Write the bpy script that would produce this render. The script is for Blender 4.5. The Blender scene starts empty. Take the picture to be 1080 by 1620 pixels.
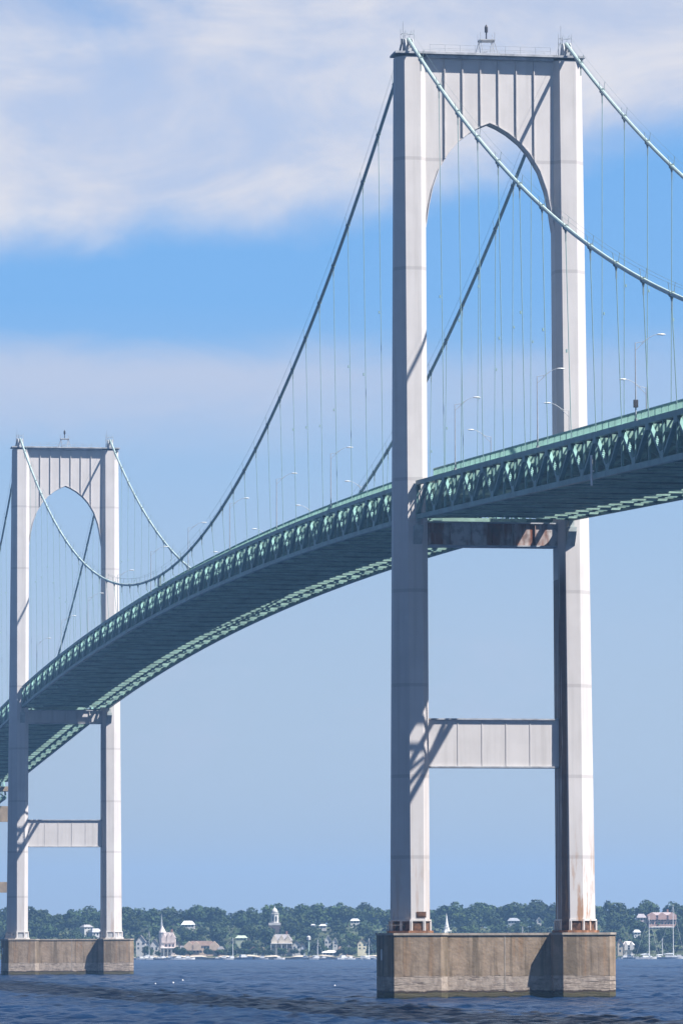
import bpy, bmesh, math, random
import numpy as np
from mathutils import Vector, Matrix
random.seed(7); rng = np.random.default_rng(11)
R = math.radians
C = bpy.context.scene.collection
sc = bpy.context.scene

# ------------------------------------------------------------------ camera numbers
CAM = Vector((-589.56, 121.87, 7.04)); YAW = -0.17188; PITCH = 0.09212; ROLL = -0.0035; FPX = 7391.4
FW = Vector((math.cos(YAW), math.sin(YAW), 0)); RT = Vector((math.sin(YAW), -math.cos(YAW), 0))
SUN = Vector((-1.0, -1.45, 2.42)).normalized()          # towards the sun
EXPO = 1.28
K = 2 ** EXPO

def lin(r, g, b):
    f = lambda c: c / 12.92 if c <= 0.04045 else ((c + 0.055) / 1.055) ** 2.4
    return tuple(f(v / 255.0) for v in (r, g, b))

# ------------------------------------------------------------------ mesh helpers
class MB:
    def __init__(self): self.v = []; self.f = []
    def add(self, vs, fs):
        n = len(self.v); self.v += [tuple(v) for v in vs]; self.f += [tuple(i + n for i in f) for f in fs]; return self
    def box(self, x0, x1, y0, y1, z0, z1):
        vs = [(x, y, z) for z in (z0, z1) for y in (y0, y1) for x in (x0, x1)]
        return self.add(vs, [(0, 2, 3, 1), (4, 5, 7, 6), (0, 1, 5, 4), (2, 6, 7, 3), (0, 4, 6, 2), (1, 3, 7, 5)])
    def beam(self, p, q, w, h, up=(0, 0, 1)):
        p, q, up = Vector(p), Vector(q), Vector(up); d = (q - p).normalized()
        a = d.cross(up)
        if a.length < 1e-3: a = d.cross(Vector((1, 0, 0)))
        a.normalize(); b = a.cross(d).normalized(); a *= w / 2; b *= h / 2
        vs = [p - a - b, p + a - b, p + a + b, p - a + b, q - a - b, q + a - b, q + a + b, q - a + b]
        return self.add(vs, [(3, 2, 1, 0), (4, 5, 6, 7), (0, 1, 5, 4), (1, 2, 6, 5), (2, 3, 7, 6), (3, 0, 4, 7)])
    def tube(self, pts, rad, n=8, cap=True):
        pts = [Vector(p) for p in pts]; rs = rad if isinstance(rad, (list, tuple)) else [rad] * len(pts)
        vs = []; fs = []
        for i, p in enumerate(pts):
            d = (pts[min(i + 1, len(pts) - 1)] - pts[max(i - 1, 0)]).normalized()
            ref = Vector((0, 0, 1)) if abs(d.z) < 0.9 else Vector((1, 0, 0))
            a = d.cross(ref).normalized(); b = d.cross(a)
            for k in range(n):
                t = 2 * math.pi * k / n; vs.append(p + (a * math.cos(t) + b * math.sin(t)) * rs[i])
        for i in range(len(pts) - 1):
            for k in range(n):
                k2 = (k + 1) % n; fs.append((i * n + k, i * n + k2, (i + 1) * n + k2, (i + 1) * n + k))
        if cap:
            fs.append(tuple(range(n))[::-1]); fs.append(tuple((len(pts) - 1) * n + k for k in range(n)))
        return self.add(vs, fs)
    def loft(self, rings):
        n = len(rings[0]); vs = [v for r in rings for v in r]; fs = []
        for i in range(len(rings) - 1):
            for k in range(n):
                k2 = (k + 1) % n; fs.append((i * n + k, i * n + k2, (i + 1) * n + k2, (i + 1) * n + k))
        fs.append(tuple(range(n))[::-1]); fs.append(tuple((len(rings) - 1) * n + k for k in range(n)))
        return self.add(vs, fs)
    def lathe(self, prof, n=12, c=(0, 0)):
        return self.loft([[(c[0] + r * math.cos(2 * math.pi * k / n), c[1] + r * math.sin(2 * math.pi * k / n), z) for k in range(n)] for r, z in prof])
    def prism(self, poly, axis, a, b):
        # poly in the two other axes, extruded along axis from a to b
        def mk(u, v, w): return {'x': (w, u, v), 'y': (u, w, v), 'z': (u, v, w)}[axis]
        return self.loft([[mk(u, v, a) for u, v in poly], [mk(u, v, b) for u, v in poly]])
    def build(self, name, mat, parent=None, smooth=False):
        me = bpy.data.meshes.new(name)
        off = Vector(parent.get('_o', (0, 0, 0))) if (parent is not None and parent.type == 'EMPTY') else (Vector(parent.parent.get('_o', (0, 0, 0))) if parent is not None and parent.parent is not None else Vector((0, 0, 0)))
        me.from_pydata([(v[0] - off.x, v[1] - off.y, v[2] - off.z) for v in self.v], [], self.f)
        bm = bmesh.new(); bm.from_mesh(me); bmesh.ops.recalc_face_normals(bm, faces=bm.faces); bm.to_mesh(me); bm.free()
        if smooth: me.polygons.foreach_set('use_smooth', [True] * len(me.polygons))
        me.materials.append(mat)
        o = bpy.data.objects.new(name, me); C.objects.link(o)
        if parent is not None: o.parent = parent
        return o

def tag(o, label=None, cat=None, group=None, kind=None):
    for k, v in (('label', label), ('category', cat), ('group', group), ('kind', kind)):
        if v: o[k] = v
    return o
def thing(name, loc, label, cat, group=None, rz=0.0, world=False):
    """Empty at the thing's base. world=True: its parts are written in world coordinates."""
    o = bpy.data.objects.new(name, None); C.objects.link(o); o.location = loc; o.rotation_euler = (0, 0, rz)
    o.empty_display_size = 1
    if world: o['_o'] = tuple(loc)
    return tag(o, label, cat, group)
def copy_tree(o, parent=None):
    c = o.copy(); C.objects.link(c)
    if parent is not None: c.parent = parent
    for ch in o.children: copy_tree(ch, c)
    return c

# ------------------------------------------------------------------ materials
class NT:
    def __init__(self, tree): self.t = tree; self.n = tree.nodes; self.l = tree.links
    def node(self, typ, **kw):
        x = self.n.new(typ)
        for k, v in kw.items(): setattr(x, k, v)
        return x
    def set(self, sock, v):
        if hasattr(v, 'is_output') or isinstance(v, bpy.types.NodeSocket): self.l.new(v, sock)
        elif isinstance(v, (tuple, list)) and len(v) == 3 and sock.type == 'RGBA': sock.default_value = (*v, 1)
        else: sock.default_value = v
    def math(self, op, a, b=None, clamp=False):
        x = self.node('ShaderNodeMath', operation=op, use_clamp=clamp); self.set(x.inputs[0], a)
        if b is not None: self.set(x.inputs[1], b)
        return x.outputs[0]
    def mix(self, f, a, b, typ='MIX'):
        x = self.node('ShaderNodeMix', data_type='RGBA', blend_type=typ); self.set(x.inputs[0], f); self.set(x.inputs[6], a); self.set(x.inputs[7], b)
        return x.outputs[2]
    def smooth(self, v, a, b, lo=0.0, hi=1.0):
        x = self.node('ShaderNodeMapRange', interpolation_type='SMOOTHSTEP'); self.set(x.inputs[0], v)
        for i, q in enumerate((a, b, lo, hi)): self.set(x.inputs[i + 1], q)
        return x.outputs[0]
    def noise(self, vec, scale, detail=3, rough=0.55, dist=0.0):
        x = self.node('ShaderNodeTexNoise'); self.set(x.inputs['Vector'], vec)
        x.inputs['Scale'].default_value = scale; x.inputs['Detail'].default_value = detail
        x.inputs['Roughness'].default_value = rough; x.inputs['Distortion'].default_value = dist
        return x.outputs['Fac']
    def mapping(self, vec, scale, loc=(0, 0, 0)):
        x = self.node('ShaderNodeMapping'); self.set(x.inputs['Vector'], vec); x.inputs['Scale'].default_value = scale; x.inputs['Location'].default_value = loc
        return x.outputs[0]
    def ramp(self, v, stops, interp='LINEAR'):
        x = self.node('ShaderNodeValToRGB'); self.set(x.inputs[0], v); cr = x.color_ramp; cr.interpolation = interp
        while len(cr.elements) < len(stops): cr.elements.new(0.5)
        for e, (p, c) in zip(cr.elements, stops):
            e.position = p; e.color = (*c, 1) if len(c) == 3 else c
        return x.outputs[0]

def new_mat(name, rough=0.6, spec=0.3, metal=0.0):
    m = bpy.data.materials.new(name); m.use_nodes = True; t = NT(m.node_tree)
    b = m.node_tree.nodes['Principled BSDF']; b.inputs['Roughness'].default_value = rough
    b.inputs['Specular IOR Level'].default_value = spec; b.inputs['Metallic'].default_value = metal
    return m, t, b
def coords(t, kind='Object'):
    return t.node('ShaderNodeTexCoord').outputs[kind]
def sepxyz(t, v):
    x = t.node('ShaderNodeSeparateXYZ'); t.set(x.inputs[0], v); return x.outputs
def mottled(name, col, var=0.12, scale=0.6, rough=0.6, spec=0.3, streak=0.0, bump=0.0):
    """A plain painted or mineral surface with uneven tone and, if asked, vertical weather streaks."""
    m, t, b = new_mat(name, rough, spec); o = coords(t)
    n = t.noise(o, scale, 5, 0.6); c2 = tuple(v * (1 - var * 2.2) for v in col); c1 = tuple(min(1, v * (1 + var)) for v in col)
    c = t.mix(t.smooth(n, 0.3, 0.7), c2, c1)
    if streak:
        s = t.noise(t.mapping(o, (1.6, 1.6, 0.06)), 1.0, 4, 0.6)
        c = t.mix(t.math('MULTIPLY', t.smooth(s, 0.52, 0.72), streak), c, tuple(v * 0.45 for v in col))
    t.set(b.inputs['Base Color'], c)
    if bump:
        x = t.node('ShaderNodeBump'); x.inputs['Strength'].default_value = bump; x.inputs['Distance'].default_value = 0.05
        t.set(x.inputs['Height'], t.noise(o, scale * 6, 4)); t.set(b.inputs['Normal'], x.outputs[0])
    return m

ZB = 8.35                                   # top of the piers
def tower_paint(name, rusty):
    m, t, b = new_mat(name, 0.5, 0.35); o = coords(t); x, y, z = sepxyz(t, o)
    white = (0.555, 0.525, 0.51)
    n = t.noise(o, 0.22, 5, 0.6); n2 = t.noise(t.mapping(o, (1.3, 1.3, 0.05)), 1.0, 5, 0.6)
    c = t.mix(t.smooth(n, 0.25, 0.75), tuple(v * 0.88 for v in white), white)
    c = t.mix(t.math('MULTIPLY', t.smooth(n2, 0.46, 0.75), 0.32), c, (0.32, 0.30, 0.28))
    # each lift of plate weathered a little differently
    v = t.node('ShaderNodeTexWhiteNoise', noise_dimensions='1D'); t.set(v.inputs['W'], t.math('FLOOR', t.math('DIVIDE', t.math('ADD', z, 3.0), 13.6)))
    c = t.mix(t.math('MULTIPLY', v.outputs['Value'], 0.10), c, (0.34, 0.33, 0.325))
    # horizontal plate seams
    seams = [17.7, 28.2, 39.9, 51.9, 66.3, 79.6, 93.7, 108.2]; st = [(0.0, (0, 0, 0))]
    for s in seams:
        a = (s - ZB) / 115.0; st += [(a - 0.0012, (1, 1, 1)), (a + 0.0012, (0, 0, 0))]
    f = t.ramp(t.math('DIVIDE', z, 115.0), st, 'CONSTANT')
    c = t.mix(t.math('MULTIPLY', f, 0.30), c, (0.20, 0.18, 0.18))
    # rust streaks plus painted shade on inward sides; rust skirt at the foot
    rc = t.mix(t.noise(o, 1.5, 3), (0.055, 0.028, 0.018), (0.15, 0.065, 0.03))
    ay = t.math('ABSOLUTE', y)
    inner = t.math('MULTIPLY', t.smooth(ay, 9.5, 9.2), t.math('GREATER_THAN', ay, 8.56)); low = t.smooth(z, 50.0, 44.0)
    rs = t.noise(t.mapping(o, (1.1, 1.1, 0.035), (3, 1, 2)), 1.0, 5, 0.65)
    amt = 0.95 if rusty else 0.25; side = t.math('ADD', 0.22, t.math('MULTIPLY', t.math('LESS_THAN', y, 0.0), 0.78))
    m1 = t.math('MULTIPLY', t.math('MULTIPLY', t.math('MULTIPLY', inner, side), low), t.math('MULTIPLY', t.smooth(rs, 0.30, 0.46), amt))
    c = t.mix(m1, c, rc)
    foot = t.smooth(z, 17.0, 0.5); m2 = t.math('MULTIPLY', foot, t.smooth(t.noise(t.mapping(o, (1.2, 1.2, 0.16), (7, 3, 1)), 1.0, 5, 0.7), 0.50, 0.62))
    m2 = t.math('MULTIPLY', m2, t.math('ADD', 0.35, t.math('MULTIPLY', t.math('LESS_THAN', y, 0.0), 0.65)))
    c = t.mix(t.math('MULTIPLY', m2, 0.85 if rusty else 0.3), c, (0.30, 0.145, 0.055))
    t.set(b.inputs['Base Color'], c)
    return m

def pier_concrete(name, k=1.0):
    m, t, b = new_mat(name, 0.85, 0.2); o = coords(t); x, y, z = sepxyz(t, o)
    n = t.noise(o, 0.5, 6, 0.65); st = t.noise(t.mapping(o, (0.9, 0.9, 0.05)), 1.0, 5, 0.65)
    up = t.mix(t.smooth(n, 0.25, 0.75), (0.172 * k, 0.126 * k, 0.086 * k), (0.275 * k, 0.214 * k, 0.158 * k))
    up = t.mix(t.math('MULTIPLY', t.smooth(st, 0.46, 0.62), 0.7), up, (0.085, 0.066, 0.042))
    st2 = t.noise(t.mapping(o, (0.7, 0.7, 0.03), (5, 2, 9)), 1.0, 4, 0.6)
    up = t.mix(t.math('MULTIPLY', t.smooth(st2, 0.56, 0.68), 0.55), up, (0.27, 0.165, 0.09))
    # eroded courses near the water
    wob = t.math('ADD', z, t.math('MULTIPLY', t.math('SUBTRACT', t.noise(o, 0.9, 3), 0.5), 0.7))
    band = t.smooth(wob, 2.95, 2.75)
    crack = t.noise(t.mapping(o, (0.22, 0.22, 2.6), (4, 4, 1)), 1.0, 6, 0.7, 0.4)
    lo = t.mix(t.smooth(t.noise(o, 1.3, 5, 0.65), 0.35, 0.65), (0.215, 0.172, 0.140), (0.335, 0.280, 0.230))
    lo = t.mix(t.math('MULTIPLY', t.smooth(crack, 0.54, 0.64), 0.8), lo, (0.10, 0.075, 0.060))
    lo = t.mix(t.math('MULTIPLY', t.smooth(crack, 0.40, 0.32), 0.5), lo, (0.42, 0.37, 0.32))
    c = t.mix(band, up, lo)
    c = t.mix(t.smooth(wob, 1.12, 0.92), c, (0.045, 0.030, 0.020))
    c = t.mix(t.smooth(wob, 0.86, 0.70), c, (0.072, 0.062, 0.032))
    c = t.mix(t.smooth(wob, 0.35, 0.15), c, (0.02, 0.022, 0.012))
    t.set(b.inputs['Base Color'], c)
    bp = t.node('ShaderNodeBump'); bp.inputs['Strength'].default_value = 0.6; bp.inputs['Distance'].default_value = 0.12
    t.set(bp.inputs['Height'], t.math('ADD', t.noise(o, 1.6, 5), t.math('MULTIPLY', t.math('MULTIPLY', band, -1.2), t.smooth(crack, 0.5, 0.64)))); t.set(b.inputs['Normal'], bp.outputs[0])
    return m

M = {}
M['tower_rusty'] = tower_paint('weathered_white_steel', True)
M['pier_wall'] = pier_concrete('pier_wall_concrete', 1.12)
M['tower_clean'] = tower_paint('white_painted_steel', False)
M['pier'] = pier_concrete('pier_concrete')
M['pier_cap'] = mottled('pier_cap_concrete', (0.30, 0.26, 0.22), 0.15, 0.8, 0.85, streak=0.4)
M['fin'] = mottled('rib_paint', (0.48, 0.46, 0.455), 0.08, 0.5, 0.5)
M['trim'] = mottled('grey_steel_trim', (0.36, 0.37, 0.39), 0.15, 0.8, 0.5)
M['trim2'] = mottled('pale_steel_trim', (0.34, 0.38, 0.37), 0.12, 0.8, 0.5)
M['green'] = mottled('pale_green_paint', (0.165, 0.30, 0.275), 0.12, 0.35, 0.5, 0.3, streak=0.25)
M['rail'] = mottled('railing_green_paint', (0.245, 0.43, 0.375), 0.08, 0.6, 0.5)
M['shade_green'] = mottled('shaded_green_paint', (0.045, 0.075, 0.068), 0.2, 0.35, 0.7)  # green darkened to stand in for shade beneath the slab
M['lit_beam_green'] = mottled('lit_floor_beam_paint', (0.27, 0.42, 0.355), 0.14, 0.35, 0.5, 0.3, streak=0.3)  # deck green lightened to paint in the sunlit strip underneath
M['lateral'] = mottled('shaded_lateral_paint', (0.12, 0.21, 0.19), 0.15, 0.35, 0.6)  # deck green darkened, shade under the deck put into the colour
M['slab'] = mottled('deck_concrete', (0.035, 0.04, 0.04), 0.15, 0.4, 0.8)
M['cable'] = mottled('cable_paint', (0.36, 0.46, 0.45), 0.06, 1.0, 0.4, 0.4)
M['band'] = mottled('cable_band_paint', (0.20, 0.27, 0.27), 0.1, 1.0, 0.5)
M['rope'] = mottled('suspender_paint', (0.26, 0.40, 0.385), 0.05, 1.0, 0.5)
M['rust'] = mottled('rusty_steel', (0.22, 0.105, 0.055), 0.3, 0.9, 0.85)
M['recess_shade'] = mottled('rust_and_recess_shade', (0.105, 0.052, 0.030), 0.42, 1.6, 0.9)
M['lamp'] = mottled('galvanised_steel', (0.30, 0.33, 0.36), 0.1, 1.0, 0.45)
M['lamp_head'] = mottled('lamp_white', (0.52, 0.54, 0.55), 0.03, 1.0, 0.35, 0.5)
M['dark'] = mottled('dark_metal', (0.05, 0.05, 0.06), 0.2, 1.0, 0.5)
M['tan'] = mottled('tan_concrete', (0.33, 0.26, 0.19), 0.15, 0.3, 0.85, streak=0.4)
M['white'] = mottled('white_paint', (0.78, 0.77, 0.75), 0.05, 0.8, 0.5)
def beam_rust():
    m, t, b = new_mat('rust_stained_steel', 0.8, 0.2); o = coords(t); x, y, z = sepxyz(t, o)
    n = t.noise(t.mapping(o, (0.5, 0.33, 0.06), (2, 4, 1)), 1.0, 4, 0.6)
    c = t.mix(t.smooth(n, 0.42, 0.56), (0.48, 0.45, 0.44), (0.19, 0.065, 0.03))
    c = t.mix(t.math('MULTIPLY', t.smooth(t.noise(o, 0.8, 4), 0.45, 0.65), 0.6), c, (0.09, 0.05, 0.035))
    t.set(b.inputs['Base Color'], c); return m
M['beam_rust'] = beam_rust()

# ------------------------------------------------------------------ bridge line
XT2 = 488.0; CY = 10.49
def ref(x):                                   # height of the hand rail line
    if x < 0: return 67.56 + 0.0475 * x
    if x > XT2: return 67.56 - 0.0475 * (x - XT2)
    return 72.5 - 8.3e-5 * (x - 244) ** 2
def cable_z(x):
    if x < 0: s = -x
    elif x > XT2: s = x - XT2
    else: return 73.25 + 8.562e-4 * (x - 244) ** 2
    return 124.22 - 0.503 * s + 9.02e-4 * s * s

# ------------------------------------------------------------------ piers
def oct_plan(y0, y1, d, c0, c1):
    """plan outline of an eight-sided block: y0 inner, y1 outer, depth +-d, corner cuts c0 (inner) and c1 (outer)."""
    return [(-d + c0, y0), (-d, y0 + (c0 if y1 > y0 else -c0)), (-d, y1 - (c1 if y1 > y0 else -c1)), (-d + c1, y1),
            (d - c1, y1), (d, y1 - (c1 if y1 > y0 else -c1)), (d, y0 + (c0 if y1 > y0 else -c0)), (d - c0, y0)]
def make_pier(X, ys, label):
    t = thing('bridge_pier', (X, ys, 0), label, 'bridge pier', 'concrete piers carrying the bridge towers')
    for s in (1, -1):
        pl = oct_plan(s * 6.87, s * 15.0, 3.95, 1.05, 1.0)
        o = MB().prism(pl, 'z', -0.8, ZB - 0.28).build('pedestal', M['pier'], t)
        pl = oct_plan(s * 6.75, s * 15.1, 4.06, 1.05, 1.0)
        MB().prism(pl, 'z', ZB - 0.28, ZB).build('cap', M['pier_cap'], t)
    MB().box(-1.3, 1.3, -6.87, 6.87, -0.8, ZB - 0.3).build('tie_wall', M['pier_wall'], t)
    MB().box(-1.33, -1.302, -0.95, -0.83, 1.2, ZB - 0.3).build('joint_seal', M['pier_cap'], t)
    MB().box(-1.42, 1.42, -6.75, 6.75, ZB - 0.3, ZB - 0.02).build('coping', M['pier_cap'], t)
    b = MB()
    b.box(-1.0, -0.55, 15.0, 15.1, 4.9, 6.3); b.build('gauge_board', M['white'], t)
    r = MB()
    for y in (14.6, 12.4): r.tube([(-2.2, y, ZB), (-2.2, y, ZB + 1.0)], 0.05, 6)
    r.tube([(-2.2, 14.6, ZB + 1.0), (-2.2, 12.4, ZB + 1.0)], 0.04, 6); r.build('mooring_rail', M['dark'], t)
    return t
make_pier(0, -0.35, 'brown concrete pier under the near tower, a dark triangular shadow on its middle wall')
make_pier(XT2, -0.75, 'smaller concrete pier under the far tower at the left edge of the water')

# ------------------------------------------------------------------ towers
def leg_section(s, z, g=0.0):
    u = (z - ZB) / (122.0 - ZB); L = lambda a, b: a + (b - a) * u
    return [(x, y, z) for x, y in oct_plan(s * (L(8.6, 8.5) - g), s * (L(13.3, 12.35) + g), L(2.7, 1.75) + g, L(0.92, 0.7), L(2.1, 1.0))]
ARCH = [(0, 113.35), (1.2, 112.85), (2.5, 112.1), (4.1, 110.85), (5.4, 109.35), (6.7, 107.2), (7.6, 104.6), (8.1, 102.2), (8.52, 99.4)]
def arch_z(y):
    y = abs(y)
    for (a, za), (b, zb) in zip(ARCH, ARCH[1:]):
        if a <= y <= b: return za + (zb - za) * (y - a) / (b - a)
    return ARCH[-1][1]
def make_tower(X, label, paint, beam_mat, rusty):
    t = thing('bridge_tower', (X, 0, ZB), label, 'bridge tower', 'suspension bridge towers')
    t['_o'] = (0, 0, ZB)
    for s in (1, -1):
        m = MB(); m.loft([leg_section(s, z) for z in (ZB + 0.3, 30, 60, 90, 121.7)])
        leg = m.build('leg', paint, t)
        m = MB(); m.loft([leg_section(s, ZB, 0.4), leg_section(s, ZB + 0.3, 0.4)])
        shoe = m.build('base_shoe', M['rust'] if rusty else paint, leg)
        MB().loft([leg_section(s, ZB + 0.3, 0.04), leg_section(s, ZB + 1.5, 0.04)]).build('recess_shade', M['recess_shade'] if rusty else M['trim'], leg)  # raised dark band, paints shaded openings between the stiffeners
        m = MB(); m.loft([leg_section(s, ZB + 1.5, 0.16), leg_section(s, ZB + 1.72, 0.16)])
        sec = leg_section(s, ZB + 0.3, 0.0)
        for i in range(8):
            p, q = Vector(sec[i]), Vector(sec[(i + 1) % 8]); n = max(1, int((q - p).length / 1.0)); d = (q - p)
            out = Vector((d.y, -d.x, 0)).normalized()
            if out.dot((p + q) / 2 - Vector((0, s * 10.8, ZB))) < 0: out = -out
            for k in range(n + 1):
                c = p + d * (k / n); m.beam(c, c + Vector((0, 0, 1.2)), 0.34, 0.30, up=out)
        m.build('foot_stiffener', paint, leg)
        if rusty:
            sg = 9.0 if s > 0 else -10.9
            if s > 0: MB().box(-2.74, -2.6, sg + 0.25, sg + 1.5, ZB + 1.95, ZB + 2.7).build('access_hatch', M['recess_shade'], leg)
        # bearings that hold the truss ends
        for sx in (-1, 1):
            b = MB(); zz = ref(0) - 6.2
            b.prism([(sx * 2.1, zz - 0.9), (sx * 3.5, zz - 0.9), (sx * 3.5, zz - 1.5), (sx * 2.2, zz - 3.4)], 'y', s * 9.5, s * 10.6)
            b.box(min(sx * 2.7, sx * 3.2), max(sx * 2.7, sx * 3.2), min(s * 9.75, s * 10.35), max(s * 9.75, s * 10.35), zz - 0.9, zz - 0.03)
            b.build('bearing_bracket', M['trim2'], leg)
    # portal with the pointed arch
    m = MB(); ys = [-y for y, _ in ARCH[::-1]] + [y for y, _ in ARCH[1:]]
    zs = [arch_z(y) for y in ys]
    poly = list(zip(ys, zs)) + [(8.52, 122.0), (-8.52, 122.0)]
    n = len(ys); vs = []; fs = []
    for x in (-1.0, 1.0):
        vs += [(x, y, z) for y, z in zip(ys, zs)] + [(x, y, 122.0) for y in ys]
    for i in range(n - 1):
        fs += [(i, i + 1, n + i + 1, n + i), (2 * n + i + 1, 2 * n + i, 3 * n + i, 3 * n + i + 1), (i + 1, i, 2 * n + i, 2 * n + i + 1), (n + i, n + i + 1, 3 * n + i + 1, 3 * n + i)]
    fs += [(0, n, 3 * n, 2 * n), (n - 1, 3 * n - 1, 4 * n - 1, 2 * n - 1)]
    m.add(vs, fs); por = m.build('portal', paint, t)
    for y in (-5.93, -3.56, -1.19, 1.19, 3.56, 5.93):
        for sx in (-1, 1):
            a, b = sorted((sx * 0.995, sx * 1.20)); MB().box(a, b, y - 0.06, y + 0.06, arch_z(y) + 0.02, 121.6).build('rib', M['fin'], por)
    for sx in (-1, 1):
        m = MB()
        for i in range(n - 1):     # stiffened edge of the arch
            m.beam((sx * 1.06, ys[i], zs[i] - 0.02), (sx * 1.06, ys[i + 1], zs[i + 1] - 0.02), 0.10, 0.16, up=(1, 0, 0))
        m.build('arch_edging', M['fin'], por)
    m = MB(); m.box(-1.95, 1.95, -12.6, 12.6, 122.05, 122.32).box(-1.5, 1.5, -8.45, 8.45, 121.62, 121.995); m.build('top_ledge', M['trim'], t)
    m = MB()
    for sx in (-1.8, 1.8):
        for y in np.arange(-8, 8.1, 2.0): m.tube([(sx, y, 122.32), (sx, y, 123.3)], 0.025, 5)
        for z in (122.8, 123.3): m.tube([(sx, -8, z), (sx, 8, z)], 0.02, 5)
    m.build('handrail', M['lamp'], t)
    # lower strut and the beam under the deck
    m = MB(); m.box(-1.2, 1.2, -8.55, 8.55, 29.65, 35.6)
    st = m.build('lower_strut', paint, t)
    for za in (35.6, 29.47): MB().box(-1.45, 1.45, -8.45, 8.45, za, za + 0.18).build('flange', M['trim'], st)
    for y in (-4.75, -1.6, 1.55, 4.7):
        for sx in (-1, 1):
            a, b = sorted((sx * 1.195, sx * 1.25)); MB().box(a, b, y - 0.05, y + 0.05, 29.7, 35.55).build('seam_strip', M['fin'], st)
    m = MB(); m.box(-1.2, 1.2, -8.55, 8.55, 58.15, 60.95)
    bm_ = m.build('deck_beam', beam_mat, t)
    for za in (57.98, 60.95): MB().box(-1.5, 1.5, -8.45, 8.45, za, za + 0.16).build('flange', M['trim'], bm_)
    for y in (-5.6, -2.8, 0, 2.8, 5.6):
        for sx in (-1, 1):
            a, b = sorted((sx * 1.195, sx * 1.42)); MB().box(a, b, y - 0.05, y + 0.05, 58.18, 60.92).build('stiffener', beam_mat, bm_)
    # saddles on the leg tops
    for s in (1, -1):
        y = s * CY; m = MB()
        for dy in (-0.55, 0.4): m.prism([(-1.7, 122.32), (1.7, 122.32), (0.75, 124.0), (0.35, 124.25), (-0.35, 124.25), (-0.75, 124.0)], 'y', y + dy, y + dy + 0.15)
        m.box(-1.2, 1.2, y - 0.4, y + 0.4, 122.32, 122.9).box(-0.7, 0.7, y - 0.4, y + 0.4, 122.9, 123.75)
        sd = m.build('cable_saddle', M['trim'], t)
        m = MB()
        for dx, dy, h in ((-0.5, 0.8, 126.5), (0.3, 0.95, 125.6), (0.7, 0.35, 125.3), (-0.2, -0.7, 125.5)):
            m.tube([(dx, y + dy, 122.32), (dx, y + dy, h)], [0.06, 0.03], 5)
        for z in (124.2, 124.9): m.tube([(-0.5, y + 0.8, z), (0.3, y + 0.95, z), (0.7, y + 0.35, z), (-0.2, y - 0.7, z), (-0.5, y + 0.8, z)], 0.03, 5)
        m.build('antenna', M['lamp'], sd)
        m = MB(); m.beam((1.9, y + s * 0.9, 122.4), (0.3, y + s * 0.7, 124.4), 0.22, 0.22); m.build('brace', M['trim'], sd)
    # beacon stand on the middle of the portal
    m = MB(); yc = 0.15
    for sx in (-0.7, 0.7):
        for a, b in ((-1.45, -0.85), (1.45, 0.85), (-0.6, -0.85), (0.6, 0.85)):
            m.beam((sx, yc + a, 122.32), (sx, yc + b, 124.25), 0.07, 0.07)
        m.beam((sx, yc - 0.9, 123.3), (sx, yc + 0.8, 122.6), 0.05, 0.05)
    m.box(-0.9, 0.9, yc - 1.0, yc + 1.0, 124.25, 124.4)
    for dx in (-0.85, 0.85):
        for dy in (-0.95, 0.95): m.tube([(dx, yc + dy, 124.4), (dx, yc + dy, 125.3)], 0.035, 5)
    bs = m.build('beacon_stand', M['trim'], t)
    m = MB(); m.lathe([(0.09, 124.4), (0.09, 125.4), (0.22, 125.45), (0.22, 126.1), (0.12, 126.35), (0.02, 126.5)], 8, (0, yc)); m.build('beacon_light', M['dark'], bs)
    return t
make_tower(0, 'tall white steel tower with a pointed arch, the nearer one, rust streaked at its feet', M['tower_rusty'], M['beam_rust'], True)
make_tower(XT2, 'smaller looking white steel tower with a pointed arch, far off at the left', M['tower_clean'], M['tower_clean'], False)

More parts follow.
